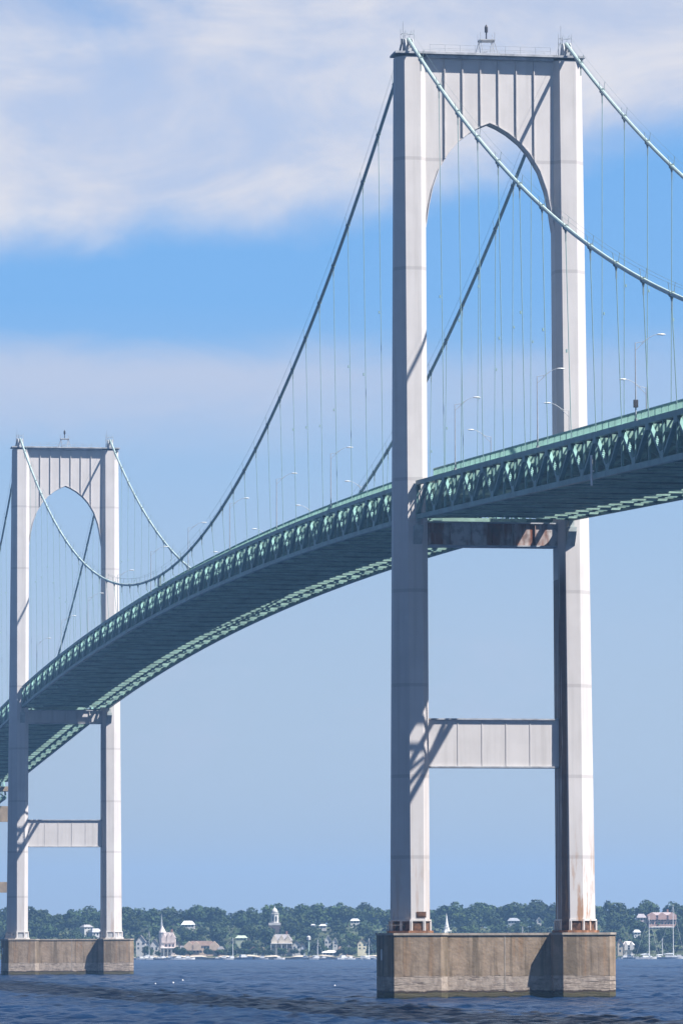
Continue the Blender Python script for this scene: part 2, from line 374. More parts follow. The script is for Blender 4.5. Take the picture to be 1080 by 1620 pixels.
# ------------------------------------------------------------------ deck
def ct(x): return ref(x) - 1.45               # centre of the top chord
def cb(x): return ref(x) - 5.85               # centre of the bottom chord
def make_deck(x0, x1, first, n, label):
    """x0..x1 ends; first = first upper node next to x0; n = number of upper nodes."""
    xm = (x0 + x1) / 2
    t = thing('deck_span', (xm, 0, ref(xm) - 6.2), label, 'bridge deck', 'steel truss spans of the bridge deck', world=True)
    top = [x0] + [first + 12.0 * i for i in range(n)] + [x1]; top = sorted(set(v for v in top if x0 <= v <= x1))
    bot = [v + 6.0 for v in top[1:-2]]; bot = [x0] + ([top[1] - 6.0] if top[1] - 6.0 > x0 + 1 else []) + bot + ([top[-2] + 6.0] if top[-2] + 6.0 < x1 - 1 else []) + [x1]
    full = sorted(set(top + bot))
    for s in (1, -1):
        y = s * 10.0; w = MB()
        for u in top:
            for v in bot:
                if abs(u - v) <= 6.6 and abs(u - v) > 0.5: w.beam((u, y, ct(u) - 0.2), (v, y, cb(v) + 0.2), 0.34, 0.42, up=(0, 1, 0))
        for u in top:
            w.beam((u, y, ct(u)), (u, y, cb(u)), 0.22, 0.26, up=(0, 1, 0))
            for sg in (-1, 1): w.box(u - 0.75, u + 0.75, y + sg * 0.25 - 0.02, y + sg * 0.25 + 0.02, ct(u) - 0.95, ct(u) - 0.22)
        for v in bot:
            w.beam((v, y, ct(v)), (v, y, cb(v)), 0.16, 0.2, up=(0, 1, 0))
            for sg in (-1, 1): w.box(v - 0.8, v + 0.8, y + sg * 0.25 - 0.02, y + sg * 0.25 + 0.02, cb(v) + 0.22, cb(v) + 1.0)
        tr = w.build('truss', M['green'], t)
        for nm, fn, hh in (('top_chord', ct, 0.55), ('bottom_chord', cb, 0.60)):
            c = MB()
            for a, b in zip(full, full[1:]): c.beam((a, y, fn(a)), (b, y, fn(b)), 0.52, hh)
            c.build(nm, M['green'], tr)
    # roadway slab, kerbs and stringers
    m = MB()
    def strip(y0, y1, za, zb):
        for a, b in zip(full, full[1:]):
            m.add([(a, y0, ref(a) + za), (a, y1, ref(a) + za), (a, y0, ref(a) + zb), (a, y1, ref(a) + zb), (b, y0, ref(b) + za), (b, y1, ref(b) + za), (b, y0, ref(b) + zb), (b, y1, ref(b) + zb)],
                  [(0, 1, 3, 2), (4, 6, 7, 5), (0, 2, 6, 4), (1, 5, 7, 3), (2, 3, 7, 6), (0, 4, 5, 1)])
    yw = 7.75
    strip(-yw, yw, -1.15, -0.85); slab = m.build('road_slab', M['slab'], t)
    m = MB(); strip(-yw - 0.3, -yw, -1.2, -0.62); strip(yw, yw + 0.3, -1.2, -0.62); m.build('kerb', M['rail'], slab)
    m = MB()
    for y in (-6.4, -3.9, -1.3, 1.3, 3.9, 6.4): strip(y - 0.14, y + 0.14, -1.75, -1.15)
    m.build('stringer', M['shade_green'], slab)
    # floor beams with their bottom struts
    m = MB(); l = MB()
    for x in full[1:-1]:
        ya = 9.7
        m.beam((x, -ya, ref(x) - 2.15), (x, ya, ref(x) - 2.15), 0.3, 0.78)
        m.beam((x, -ya, cb(x)), (x, ya, cb(x)), 0.34, 0.46)
        if x in top:
            for s in (1, -1):
                m.beam((x, s * ya, cb(x) + 0.2), (x, s * 4.9, ref(x) - 2.5), 0.2, 0.26); m.beam((x, 0, cb(x) + 0.2), (x, s * 4.9, ref(x) - 2.5), 0.2, 0.26)
    m.build('floor_beam', M['lit_beam_green'], t)
    for a, b in zip(full[:-1:2], full[2::2]):
        l.beam((a, -9.7, cb(a) - 0.02), (b, 9.7, cb(b) - 0.02), 0.28, 0.3); l.beam((a, 9.7, cb(a) + 0.01), (b, -9.7, cb(b) + 0.01), 0.28, 0.3)
    for y in (-7.3, 7.3):
        for a, b in zip(full, full[1:]): l.beam((a, y, cb(a) + 0.1), (b, y, cb(b) + 0.1), 0.22, 0.24)
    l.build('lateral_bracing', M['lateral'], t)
    # railings
    for s in (1, -1):
        y = s * (yw + 0.15); m = MB(); p = MB()
        xs = np.arange(x0 + 0.4, x1 - 0.2, 3.0)
        for a, b in zip(full, full[1:]):
            m.beam((a, y, ref(a) + 0.37), (b, y, ref(b) + 0.37), 0.16, 0.13); m.beam((a, y, ref(a) - 0.50), (b, y, ref(b) - 0.50), 0.10, 0.08)
        m2 = m
        for x in xs: m2.box(x - 0.08, x + 0.08, y - 0.09, y + 0.09, ref(x) - 0.62, ref(x) + 0.31)
        x = x0 + 0.4; step = 0.42 if s > 0 else 0.9
        while x < x1 - 0.2:
            p.box(x - 0.025, x + 0.025, y - 0.05, y + 0.05, ref(x) - 0.48, ref(x) + 0.31); x += step
        m.v, m.f = m.add(p.v, p.f).v, m.f; m.build('railing', M['rail'], t)
    return t
near = make_deck(-213.0, -2.35, -212.5, 18, 'green steel truss deck span running out of the photo at the right edge')
make_deck(2.35, XT2 - 2.35, 10.0, 40, 'long arching green steel truss deck span between the two white towers')
make_deck(XT2 + 2.35, XT2 + 209.0, XT2 + 8.5, 17, 'green steel truss deck span behind the far tower at the left edge')
dp = MB(); dp.tube([(-104.0, 10.45, 55.75), (-104.0, 10.45, 59.0)], 0.12, 8); dp.box(-104.1, -103.9, 10.2, 10.45, 57.2, 57.4)
tag(dp.build('drain_pipe', M['white'], near), 'short white vertical pipe fixed to the nearer truss')

# ------------------------------------------------------------------ main cables
def make_cable(s, label):
    y = s * CY
    t_xs = list(np.linspace(-209, 0, 40)) + list(np.linspace(0, XT2, 90)[1:]) + list(np.linspace(XT2, XT2 + 208, 40)[1:])
    m = MB(); m.tube([(x, y, cable_z(x)) for x in t_xs], 0.235, 12)
    me = m
    t = thing('main_cable', (0, y, 0), label, 'bridge cable', 'main suspension cables', world=True)
    t.location = (XT2 / 2, y, cable_z(XT2 / 2)); t['_o'] = tuple(t.location)
    m.build('cable', M['cable'], t, smooth=True)
    bx = [-8.5 - 12 * k for k in range(17)] + [10 + 12 * k for k in range(40)] + [XT2 + 8.5 + 12 * k for k in range(17)]
    # collars: one mesh, copied along the cable
    b = MB(); b.tube([(-0.42, 0, 0), (0.42, 0, 0)], 0.275, 10); b.box(-0.16, 0.16, -0.09, 0.09, -0.62, -0.2); b.box(-0.1, 0.1, -0.06, 0.06, -1.55, -0.62)
    b.box(-0.2, 0.2, -0.12, 0.12, -0.46, -0.3)
    proto = None
    sus = None
    for x in bx:
        dz = (cable_z(x + 0.5) - cable_z(x - 0.5))
        if proto is None:
            me = bpy.data.meshes.new('cable_band'); me.from_pydata(b.v, [], b.f)
            bm = bmesh.new(); bm.from_mesh(me); bmesh.ops.recalc_face_normals(bm, faces=bm.faces); bm.to_mesh(me); bm.free(); me.materials.append(M['band'])
            proto = bpy.data.objects.new('cable_band', me); o = proto
        else: o = proto.copy()
        C.objects.link(o); o.parent = t; o.location = (x - t.location.x, 0, cable_z(x) - t.location.z)
        # suspender: two ropes side by side, unit long, scaled to the drop
        if abs(x) < 9 or abs(x - 10) < 0.1 or abs(x - 478) < 0.1 or abs(x - 496.5) < 0.1: continue
        h = cable_z(x) - 0.5 - (ref(x) - 1.2)
        if h < 0.8: continue
        q = MB()
        for dx in (-0.075, 0.075): q.tube([(x + dx, y, cable_z(x) - 1.2 if h > 1.5 else cable_z(x) - 0.4), (x + dx, s * 10.05, ref(x) - 1.2)], 0.033, 5)
        if h > 20:
            zc = ref(x) + h * (0.35 + 0.25 * random.random())
            q.box(x - 0.12, x + 0.12, y - 0.07, y + 0.07, zc, zc + 0.35)
        q.build('suspender', M['rope'], t)
    # hand ropes over the cable
    m = MB()
    for dy in (-0.38, 0.38):
        m.tube([(x, y + dy, cable_z(x) + 1.15) for x in t_xs], 0.016, 4)
    for x in bx:
        for dy in (-0.38, 0.38): m.tube([(x, y + dy * 0.6, cable_z(x) + 0.1), (x, y + dy, cable_z(x) + 1.2)], 0.03, 4)
    m.build('hand_rope', M['band'], t)
    if True:   # the tie where the cable comes down to the truss at mid span
        m = MB(); m.box(242.9, 245.1, y - 0.2, y + 0.2, ref(244) - 1.15, cable_z(244) - 0.1); m.build('centre_tie', M['band'], t)
    return t
make_cable(1, 'pale green main cable on the nearer side, dipping to the deck at mid span')
make_cable(-1, 'pale green main cable on the farther side, seen behind and through the tower arches')

# ------------------------------------------------------------------ lamp posts on the deck
lp = thing('lamp_post', (0, 0, 0), 'x', 'lamp post', 'lamp posts along the bridge deck')
m = MB(); m.tube([(0, 0, 0), (0, 0, 8.4)], [0.085, 0.05], 8); m.box(-0.16, 0.16, -0.16, 0.16, 0, 0.35); m.build('pole', M['lamp'], lp)
m = MB(); m.tube([(0, 0, 7.6), (0, -0.7, 8.25), (0, -1.5, 8.95), (0, -2.1, 9.25), (0, -2.45, 9.3)], 0.032, 6); m.tube([(0, 0, 8.35), (0, -0.8, 8.5), (0, -1.5, 8.95)], 0.03, 6)
m.tube([(0, -0.7, 8.25), (0, -0.8, 8.5)], 0.025, 5); m.build('arm', M['lamp'], lp)
m = MB(); m.loft([[(0.16 * a * math.cos(k * math.pi / 5), yy, 9.32 + 0.10 * a * math.sin(k * math.pi / 5)) for k in range(10)] for yy, a in ((-2.35, 0.35), (-2.5, 0.8), (-2.8, 1.0), (-3.1, 0.85), (-3.3, 0.3))]); m.build('lamp_head', M['lamp_head'], lp)
def lamp_at(x, s, label, o=None):
    x = x + (1.4 if s > 0 else -1.6) * (x + 589.6) / (121.9 - (9.6 if s > 0 else -7.0)); o = o or copy_tree(lp); o.location = (x, s * 8.2, ref(x) - 0.72); o.rotation_euler = (0, 0, 0 if s > 0 else math.pi); o['label'] = label
    return o
ordn = ['first', 'second', 'third', 'fourth', 'fifth', 'sixth', 'seventh', 'eighth', 'ninth', 'tenth']
l0 = lamp_at(-121.0, 1, 'tall grey lamp post at the nearer railing, closest to the right edge of the photo', lp)
lamp_at(-73.1, 1, 'grey lamp post at the nearer railing, just left of the near tower right leg')
lamp_at(-25.1, 1, 'grey lamp post at the nearer railing, seen through the near tower beside its left leg')
for i, x in enumerate((66.0, 115.3, 164.0, 213.0, 262.5, 312.0, 361.0, 410.0, 459.0)):
    lamp_at(x, 1, 'slim grey lamp post at the nearer railing, %s one beyond the near tower' % ordn[i])
lamp_at(-93.0, -1, 'lamp post at the farther railing, reaching left, closest to the right edge of the photo')
lamp_at(-45.3, -1, 'lamp post at the farther railing, white head just right of the near tower')
lamp_at(-2.9, -1, 'lamp post at the farther railing, curved arm against the near tower right leg')
for i, x in enumerate((47.0, 96.5, 147.0, 196.0, 245.0, 294.0, 343.0, 392.0, 441.0)):
    lamp_at(x, -1, 'lamp post at the farther railing, %s one beyond the near tower' % ordn[i])
m = MB(); m.box(-0.2, 0.2, -0.22, 0.22, 1.55, 2.35); m.build('junction_box', M['dark'], None).parent = l0

# ------------------------------------------------------------------ approach behind the far tower
XA = 702.0
ap = t = thing('approach_pier', (XA, 0, 0), 'tan concrete pier with two cross beams, behind the far tower at the left edge', 'bridge pier')
for s in (1, -1):
    MB().loft([[(-2.4, s * 9.2, -0.8), (2.4, s * 9.2, -0.8), (2.4, s * 14.0, -0.8), (-2.4, s * 14.0, -0.8)], [(-1.8, s * 9.6, 49.3), (1.8, s * 9.6, 49.3), (1.8, s * 13.2, 49.3), (-1.8, s * 13.2, 49.3)]]).build('column', M['tan'], t)
MB().box(-1.4, 1.4, -9.3, 9.3, 40.9, 45.2).build('cross_beam', M['tan'], t)
MB().box(-1.4, 1.4, -9.0, 9.0, 21.4, 24.3).build('cross_beam', M['tan'], t)
MB().box(-2.6, 2.6, -13.8, 13.8, 49.3, 50.6).build('cap_beam', M['tan'], t)
t = thing('approach_span', (800, 0, 40), 'deep pale green deck truss of the approach, behind the far tower at the left edge', 'bridge deck', world=True)
for s in (1, -1):
    m = MB(); xs = [XA - 2.5 + 10 * i for i in range(20)]; y = s * 7.6
    fz = lambda x: 57.0 - 0.045 * (x - XA)
    for i, (a, b) in enumerate(zip(xs, xs[1:])):
        for dz in (0, -9.6): m.beam((a, y, fz(a) + dz), (b, y, fz(b) + dz), 0.5, 0.55)
        p, q = ((0, -9.6) if i % 2 else (-9.6, 0)); m.beam((a, y, fz(a) + p), (b, y, fz(b) + q), 0.36, 0.42, up=(0, 1, 0)); m.beam((b, y, fz(b)), (b, y, fz(b) - 9.6), 0.25, 0.3, up=(0, 1, 0))
    m.build('truss', M['green'], t)
m = MB()
for a, b in zip(xs, xs[1:]):
    m.beam((a, -7.6, fz(a) - 9.6), (a, 7.6, fz(a) - 9.6), 0.4, 0.5); m.beam((a, -7.6, fz(a) - 9.58), (b, 7.6, fz(b) - 9.58), 0.28, 0.3); m.beam((a, -7.6, fz(a) - 9.5), (a, 7.6, fz(a) - 0.4), 0.3, 0.3)
m.build('lateral_bracing', M['green'], t)
m = MB(); m.beam((XA - 4.5, 0, fz(XA - 4.5) + 0.7), (890, 0, fz(890) + 0.7), 16.5, 0.5); m.build('road_slab', M['slab'], t)

asp = t
t2 = copy_tree(ap); t2.location = (-217.5, 0, 0); t2['label'] = 'tan concrete pier with two cross beams at the end of the nearer deck span'
t2 = copy_tree(asp); t2.location = (asp.location.x - XA - 214.5, 0, 40); t2.rotation_euler = (0, 0, math.pi); t2.location.x = -214.5 - (800 - XA); t2['label'] = 'deep pale green deck truss of the approach beyond the right edge'
# ------------------------------------------------------------------ water
def s_shore(px): return 2200.0 - 200.0 * (px - 100.0) / 960.0
def shore_of_r(r):                             # forward distance of the shore at lateral offset r
    s = 2100.0
    for _ in range(6): s = max(1850.0, min(2500.0, s_shore(540 + r / s * FPX)))
    return s
def far(px, s): r = (px - 540.0) / FPX * s; return CAM.xy + FW.xy * s + RT.xy * r
def water_material():
    m, t, b = new_mat('sea_water', 0.24, 0.3); o = coords(t)
    big = t.noise(t.mapping(o, (0.006, 0.02, 1)), 1.0, 4, 0.6)
    c = t.mix(t.smooth(big, 0.35, 0.65), (0.002, 0.013, 0.042), (0.005, 0.022, 0.064))
    t.set(b.inputs['Base Color'], c); b.inputs['IOR'].default_value = 1.26
    n1 = t.noise(t.mapping(o, (0.45, 0.30, 1)), 1.0, 5, 0.65); n2 = t.noise(t.mapping(o, (0.13, 0.08, 1)), 1.0, 3, 0.6)
    bp = t.node('ShaderNodeBump'); bp.inputs['Strength'].default_value = 1.0; bp.inputs['Distance'].default_value = 0.8
    t.set(bp.inputs['Height'], t.math('ADD', t.math('MULTIPLY', n1, 0.8), t.math('MULTIPLY', n2, 1.1))); t.set(b.inputs['Normal'], bp.outputs[0])
    return m
def make_water():
    ss = [-800.0, -100.0, 60.0, 200.0, 300.0]; s = 360.0
    while s < 2600: ss.append(s); s += max(0.45, 0.0011 * s)
    ss += [2700, 3200, 4200, 5800]
    ta = np.tan(np.concatenate([-np.linspace(1.15, 0.12, 14), np.linspace(-0.092, 0.092, 200), np.linspace(0.12, 1.15, 14)]))
    S = np.array(ss)[:, None] * np.ones((1, len(ta))); S0 = np.maximum(np.array(ss), 250)[:, None]; T = np.clip(S0 * ta[None, :], -3200, 3200)
    X = CAM.x + FW.x * S + RT.x * T; Y = CAM.y + FW.y * S + RT.y * T; Z = np.zeros_like(X)
    r = np.random.default_rng(5); step = np.maximum(0.45, 0.0011 * S)
    for i in range(80):
        lam = 1.3 * (6.0 ** (i / 79.0)); a = 0.0048 * lam; th = r.normal(2.5, 0.9); ph = r.uniform(0, 6.28)
        k = 2 * math.pi / lam; w = np.clip((lam / step - 2.0) / 2.0, 0, 1)
        Z += a * w * np.sin(k * (X * math.cos(th) + Y * math.sin(th)) + ph)
    edge = (np.abs(ta) < 0.095)[None, :] & (S > 340) & (S < 2550)
    Z = np.where(edge, Z + 0.35 * Z * np.abs(Z), 0.0)
    n, mcol = X.shape; vs = np.stack([X, Y, Z], -1).reshape(-1, 3)
    idx = np.arange(n * mcol).reshape(n, mcol)
    fs = np.stack([idx[:-1, :-1], idx[:-1, 1:], idx[1:, 1:], idx[1:, :-1]], -1).reshape(-1, 4)
    me = bpy.data.meshes.new('water'); me.vertices.add(len(vs)); me.vertices.foreach_set('co', vs.ravel())
    me.loops.add(len(fs) * 4); me.polygons.add(len(fs)); me.loops.foreach_set('vertex_index', fs.ravel())
    me.polygons.foreach_set('loop_start', np.arange(len(fs)) * 4); me.polygons.foreach_set('use_smooth', [True] * len(fs))
    me.update(); me.validate()
    if me.polygons[0].normal.z < 0: me.flip_normals()
    me.materials.append(water_material())
    o = bpy.data.objects.new('water', me); C.objects.link(o); tag(o, 'choppy dark blue harbour water', 'water', kind='structure')
make_water()

# ------------------------------------------------------------------ far shore: land
def terrain_h(d):                              # height of the ground d metres behind the shore line
    if d < 0: return -0.6
    if d < 6: return 1.3
    u = min(1.0, max(0.0, (d - 25) / 240.0)); return 1.4 + 14.0 * (u * u * (3 - 2 * u))
def make_land():
    rs = np.linspace(-1500, 1500, 121); ds = [-4, 0, 0.3, 6, 30, 60, 90, 130, 170, 220, 270, 330, 420, 700, 1500]
    vs = []; fs = []
    for r in rs:
        s0 = shore_of_r(r)
        for d in ds:
            h = terrain_h(d) + (1.2 * math.sin(r * 0.021 + d * 0.01) * min(1, max(0, d - 60) / 200)) if d > 0 else -0.6
            p = CAM.xy + FW.xy * (s0 + d) + RT.xy * r; vs.append((p.x, p.y, h))
    n = len(ds)
    for i in range(len(rs) - 1):
        for k in range(n - 1): fs.append((i * n + k, (i + 1) * n + k, (i + 1) * n + k + 1, i * n + k + 1))
    m = MB(); m.add(vs, fs)
    mat = mottled('hillside_ground', (0.07, 0.085, 0.045), 0.3, 0.05, 0.95, 0.1)
    tag(m.build('hill', mat, smooth=True), 'low green hillside across the harbour', 'hill', kind='structure')
    # beach and sea wall strips along the shore
    m = MB(); pr = None
    for i in range(0, 46):
        px = 150 + i * 10.5; s = s_shore(px) - 1.5; p = far(px, s); h = 1.5 + 0.35 * math.sin(i * 1.7) + 0.2 * math.sin(i * 0.6)
        q = far(px, s + 7)
        cur = [(p.x, p.y, -0.6), (p.x, p.y, h * 0.75), (q.x, q.y, h + 0.15)]
        if pr: m.add(pr + cur, [(0, 3, 4, 1), (1, 4, 5, 2)])
        pr = cur
    tag(m.build('beach', mottled('pale_sand', (0.48, 0.42, 0.34), 0.25, 0.12, 0.9, 0.1)), 'pale sand and stone strip along the far shore', 'beach', kind='structure')
make_land()
def ground(px, s): return terrain_h(s - s_shore(px))
RZ = math.atan2(RT.y, RT.x)                    # local x to the right, local y away from the camera
def zpix(y, s, px=540): return CAM.z + (1492.8 - (px - 540) * 0.0035 - y) / FPX * s   # height at picture row y and distance s

# ------------------------------------------------------------------ far shore: buildings
WALLS = {}
def wallmat(col):
    k = tuple(col)
    if k not in WALLS: WALLS[k] = mottled('house_paint', col, 0.08, 0.5, 0.7, 0.2)
    return WALLS[k]
M['pane'] = mottled('window_glass', (0.03, 0.04, 0.05), 0.3, 1.0, 0.15, 0.5)
BLOCKS = []                                    # picture columns that trees must leave free
def house(name, label, px0, px1, ybase, yeave, yroof, s, wall, roof, gable=True, depth=9.0, cat='house', nwin=3, floors=2, chimney=False, porch=False, rz=0.0, cross=None, group=None, clear=True):
    pc = (px0 + px1) / 2; w = (px1 - px0) / FPX * s; p = far(pc, s); g = min(ground(pc, s), zpix(ybase, s, pc))
    t = thing(name, (p.x, p.y, g), label, cat, group, RZ + rz)
    z0 = zpix(ybase, s, pc) - g; ze = zpix(yeave, s, pc) - g; zr = zpix(yroof, s, pc) - g; hw = w / 2
    if clear: BLOCKS.append((px0 - 2, px1 + 2, s, zpix(ybase, s, pc) + 0.35 * (zpix(yeave, s, pc) - zpix(ybase, s, pc))))
    m = MB()
    if gable: m.prism([(-hw, -0.5), (hw, -0.5), (hw, ze), (0, zr), (-hw, ze)], 'y', 0, depth)
    else: m.box(-hw, hw, 0, depth, -0.5, ze)
    wl = m.build('wall', wallmat(wall), t)
    m = MB()
    if gable:
        for sg in (-1, 1): m.add([(sg * (hw + 0.35), -0.35, ze - 0.25), (0, -0.35, zr + 0.22), (0, depth + 0.3, zr + 0.22), (sg * (hw + 0.35), depth + 0.3, ze - 0.25), (sg * (hw + 0.35), -0.35, ze - 0.05), (0, -0.35, zr + 0.45), (0, depth + 0.3, zr + 0.45), (sg * (hw + 0.35), depth + 0.3, ze - 0.05)],
                                 [(0, 1, 2, 3), (4, 7, 6, 5), (0, 4, 5, 1), (3, 2, 6, 7), (0, 3, 7, 4), (1, 5, 6, 2)])
    else:
        m.loft([[(-hw - 0.35, -0.35, ze), (hw + 0.35, -0.35, ze), (hw + 0.35, depth + 0.35, ze), (-hw - 0.35, depth + 0.35, ze)], [(-hw * 0.62, depth * 0.42, zr), (hw * 0.62, depth * 0.42, zr), (hw * 0.62, depth * 0.58, zr), (-hw * 0.62, depth * 0.58, zr)]])
    rf = m.build('roof', wallmat(roof), t)
    if chimney: MB().box(hw * 0.4, hw * 0.4 + 0.8, depth * 0.4, depth * 0.4 + 0.8, ze, zr + 1.4).build('chimney', wallmat((0.28, 0.15, 0.11)), rf)
    if cross:                                   # front gables on a long roof
        for c in cross:
            a = c * hw; q = min(hw * 0.3, 2.4)
            MB().prism([(a - q, ze - 2.2), (a + q, ze - 2.2), (a + q, ze), (a, zr - 0.1), (a - q, ze)], 'y', -0.6, depth * 0.45).build('gable', wallmat(wall), t)
    fh = (ze - z0) / floors
    for f in range(floors):
        for i in range(nwin):
            x = -hw + w * (i + 0.5) / nwin; z = z0 + fh * (f + 0.35)
            m = MB(); m.box(x - 0.36, x + 0.36, -0.06, 0.02, z, z + min(1.3, fh * 0.45))
            m.build('window', M['pane'], t)
    if porch:
        m = MB(); m.box(-hw - 0.2, hw + 0.2, -2.4, 0, z0 + 2.6, z0 + 2.85)
        for i in range(5): x = -hw + w * i / 4; m.box(x - 0.1, x + 0.1, -2.3, -2.1, -0.5, z0 + 2.6)
        m.build('porch', wallmat((0.72, 0.71, 0.70)), t)
    return t
W_ = (0.50, 0.49, 0.48); CREAM = (0.47, 0.42, 0.35); GREYR = (0.16, 0.155, 0.16); BRNR = (0.17, 0.115, 0.09); TAN = (0.50, 0.38, 0.29); PINK = (0.46, 0.30, 0.26)
def ss_(px, d): return s_shore(px) + d
house('house', 'white gabled house on a brown base, right beside the far pier', 214.5, 229, 1504, 1490, 1481, ss_(221, 14), W_, GREYR, True, nwin=2)
house('boathouse', 'small white boathouse with a low roof left of the turreted villa', 237, 250, 1507, 1495, 1487, ss_(244, 16), W_, GREYR, True, nwin=2, floors=1)
v = house('villa', 'large pale pink and white villa with several gables and a round turret', 253, 276, 1509, 1484, 1475, ss_(264, 22), (0.68, 0.56, 0.52), (0.26, 0.23, 0.23), False, nwin=4, floors=3, cross=(-0.55, 0.15, 0.72), chimney=True, porch=True)
MB().lathe([(1.5, 0), (1.5, 11.0), (1.75, 11.1), (0.05, 14.3)], 10, (-2.6, 1.2)).build('turret', wallmat((0.64, 0.58, 0.56)), v)
def spire(name, label, px, ytop, ymid, ybase, s, col, rc, wpx, cat='church steeple', tiers=2):
    p = far(px, s); g = ground(px, s); t = thing(name, (p.x, p.y, g), label, cat, rz=RZ + 0.35)
    w = wpx / FPX * s / 2; zb = zpix(ybase, s, px) - g; zm = zpix(ymid, s, px) - g; zt = zpix(ytop, s, px) - g
    BLOCKS.append((px - wpx / 2 - 2, px + wpx / 2 + 2, s, zpix(ybase, s, px) - 0.3))
    MB().box(-w * 1.15, w * 1.15, -w * 1.15, w * 1.15, -0.5, zb).build('tower', wallmat(col), t)
    m = MB()
    for i in range(tiers):
        a = 1 - 0.28 * i; z0 = zb + (zm - zb) * i / tiers; z1 = zb + (zm - zb) * (i + 1) / tiers
        m.lathe([(w * a * 1.1, z0), (w * a * 1.1, z0 + 0.2), (w * a * 0.95, z0 + 0.25), (w * a * 0.9, z1 - 0.2), (w * a, z1)], 8)
    m.build('belfry', wallmat(col), t)
    MB().lathe([(w * (1.02 - 0.28 * tiers) + 0.12, zm), (w * 0.25, zm + (zt - zm) * 0.55), (0.03, zt)], 8).build('spire', wallmat(rc), t)
    return t
spire('church_steeple', 'slender grey church steeple rising from the trees above the turreted villa', 254.5, 1446, 1466, 1478, ss_(254, 120), (0.34, 0.33, 0.34), (0.33, 0.34, 0.36), 8)
spire('church_steeple', 'bright white church steeple just right of the near tower left leg', 703, 1445, 1463, 1472, ss_(703, 150), (0.66, 0.65, 0.64), (0.66, 0.65, 0.64), 10.5)
# white belfry with a dome above the trees
s = ss_(432, 170); p = far(432.5, s); g = ground(432, s)
t = thing('bell_tower', (p.x, p.y, g), 'white domed bell tower standing above the trees left of the near tower', 'bell tower', rz=RZ)
BLOCKS.append((421, 444, s, zpix(1466, s) + 0.3))
zz = lambda y: zpix(y, s, 432) - g
MB().box(-3.0, 3.0, -1.0, 5.0, -0.5, zz(1464)).build('tower', wallmat((0.12, 0.10, 0.10)), t)
MB().box(-2.9, 2.9, -1.1, 4.9, zz(1464), zz(1460)).build('balustrade', wallmat(W_), t)
MB().lathe([(2.0, zz(1460)), (1.9, zz(1447)), (2.15, zz(1446.5)), (2.1, zz(1445.5))], 8, (0, 1.9)).build('drum', wallmat(W_), t)
MB().lathe([(1.75, zz(1445.5)), (1.55, zz(1441.5)), (0.95, zz(1438.5)), (0.3, zz(1437)), (0.05, zz(1434))], 10, (0, 1.9)).build('dome', wallmat(W_), t, smooth=True)
for a in (-0.75, 0.75): MB().box(a - 0.35, a + 0.35, -0.02, 0.12, zz(1458), zz(1450)).build('opening', M['pane'], t)
house('inn', 'long brown roofed waterfront building with pale gables at both ends', 292, 342, 1509, 1496, 1488.5, ss_(317, 18), TAN, BRNR, False, 10, 'inn', 9, 2, cross=(-0.78, -0.3, 0.82))
house('house', 'white roofed house high among the trees above the long brown roofed building', 286, 306, 1468, 1463, 1457, ss_(295, 210), W_, (0.62, 0.64, 0.64), False, nwin=4, floors=1)
house('house', 'low pale green roofed shed among the trees left of the cream mansion', 371, 389, 1487, 1484, 1480, ss_(380, 80), (0.36, 0.40, 0.30), (0.36, 0.42, 0.34), False, nwin=3, floors=1)
house('mansion', 'big cream and white mansion with grey roof below the domed bell tower', 427, 460, 1502, 1488, 1478, ss_(444, 26), CREAM, (0.24, 0.23, 0.24), False, 11, 'mansion', 6, 2, True, True, cross=(-0.7, 0.0, 0.6))
house('house', 'white wing with a low grey roof joined on the right of the cream mansion', 460.5, 473, 1509, 1496, 1489, ss_(466, 22), W_, GREYR, True, 8, nwin=2)
s = ss_(486, 10); p = far(486, s); g = ground(486, s)
t = thing('light_tower', (p.x, p.y, g), 'thin pole with a white lantern head right of the cream mansion', 'light tower', rz=RZ)
MB().tube([(0, 0, 0), (0, 0, zpix(1487, s, 486) - g)], [0.45, 0.3], 8).build('pole', wallmat((0.30, 0.40, 0.36)), t)
MB().lathe([(0.9, zpix(1487, s, 486) - g), (0.95, zpix(1482.5, s, 486) - g), (0.3, zpix(1480.5, s, 486) - g)], 8).build('lantern', wallmat(W_), t)
BLOCKS.append((481, 491, s, 2.0))
house('house', 'tall white gabled house, the left one of a pair right of the lantern pole', 511.5, 521.5, 1501, 1488, 1481, ss_(516, 24), W_, (0.50, 0.50, 0.52), True, 8, nwin=2)
house('house', 'narrow white gabled house leaning close to its taller white neighbour', 524, 531.5, 1499, 1491, 1484.5, ss_(528, 24), W_, (0.55, 0.55, 0.57), True, 8, nwin=1)
house('boathouse', 'long low white boathouse on the shore in front of two white gabled houses', 507, 530, 1512, 1507, 1503, ss_(518, 8), W_, (0.60, 0.58, 0.57), False, 6, nwin=4, floors=1)
house('house', 'cream yellow gabled house on the shore close to the left of the near pier', 563, 577, 1503, 1493, 1486, ss_(570, 20), (0.72, 0.66, 0.48), (0.30, 0.22, 0.19), True, 8, nwin=2)
house('house', 'white house high in the trees just left of the near tower foot', 552, 566, 1462, 1457, 1453.5, ss_(557, 230), W_, (0.55, 0.57, 0.6), False, nwin=3, floors=1)
house('cottage', 'tiny white cottage high in the trees above the pair of white gables', 503, 514, 1468.5, 1465, 1462, ss_(508, 200), W_, (0.5, 0.5, 0.52), False, nwin=2, floors=1)
house('cottage', 'tiny white cottage high in the trees above the lantern pole', 490, 496, 1467, 1464, 1462, ss_(493, 205), W_, (0.5, 0.5, 0.52), False, nwin=1, floors=1)
house('house', 'small pale dormered house among trees between the far pier and the white gabled house', 133, 147, 1471, 1467, 1463, ss_(140, 130), (0.55, 0.54, 0.52), (0.34, 0.33, 0.34), False, nwin=3, floors=1, rz=0.3)
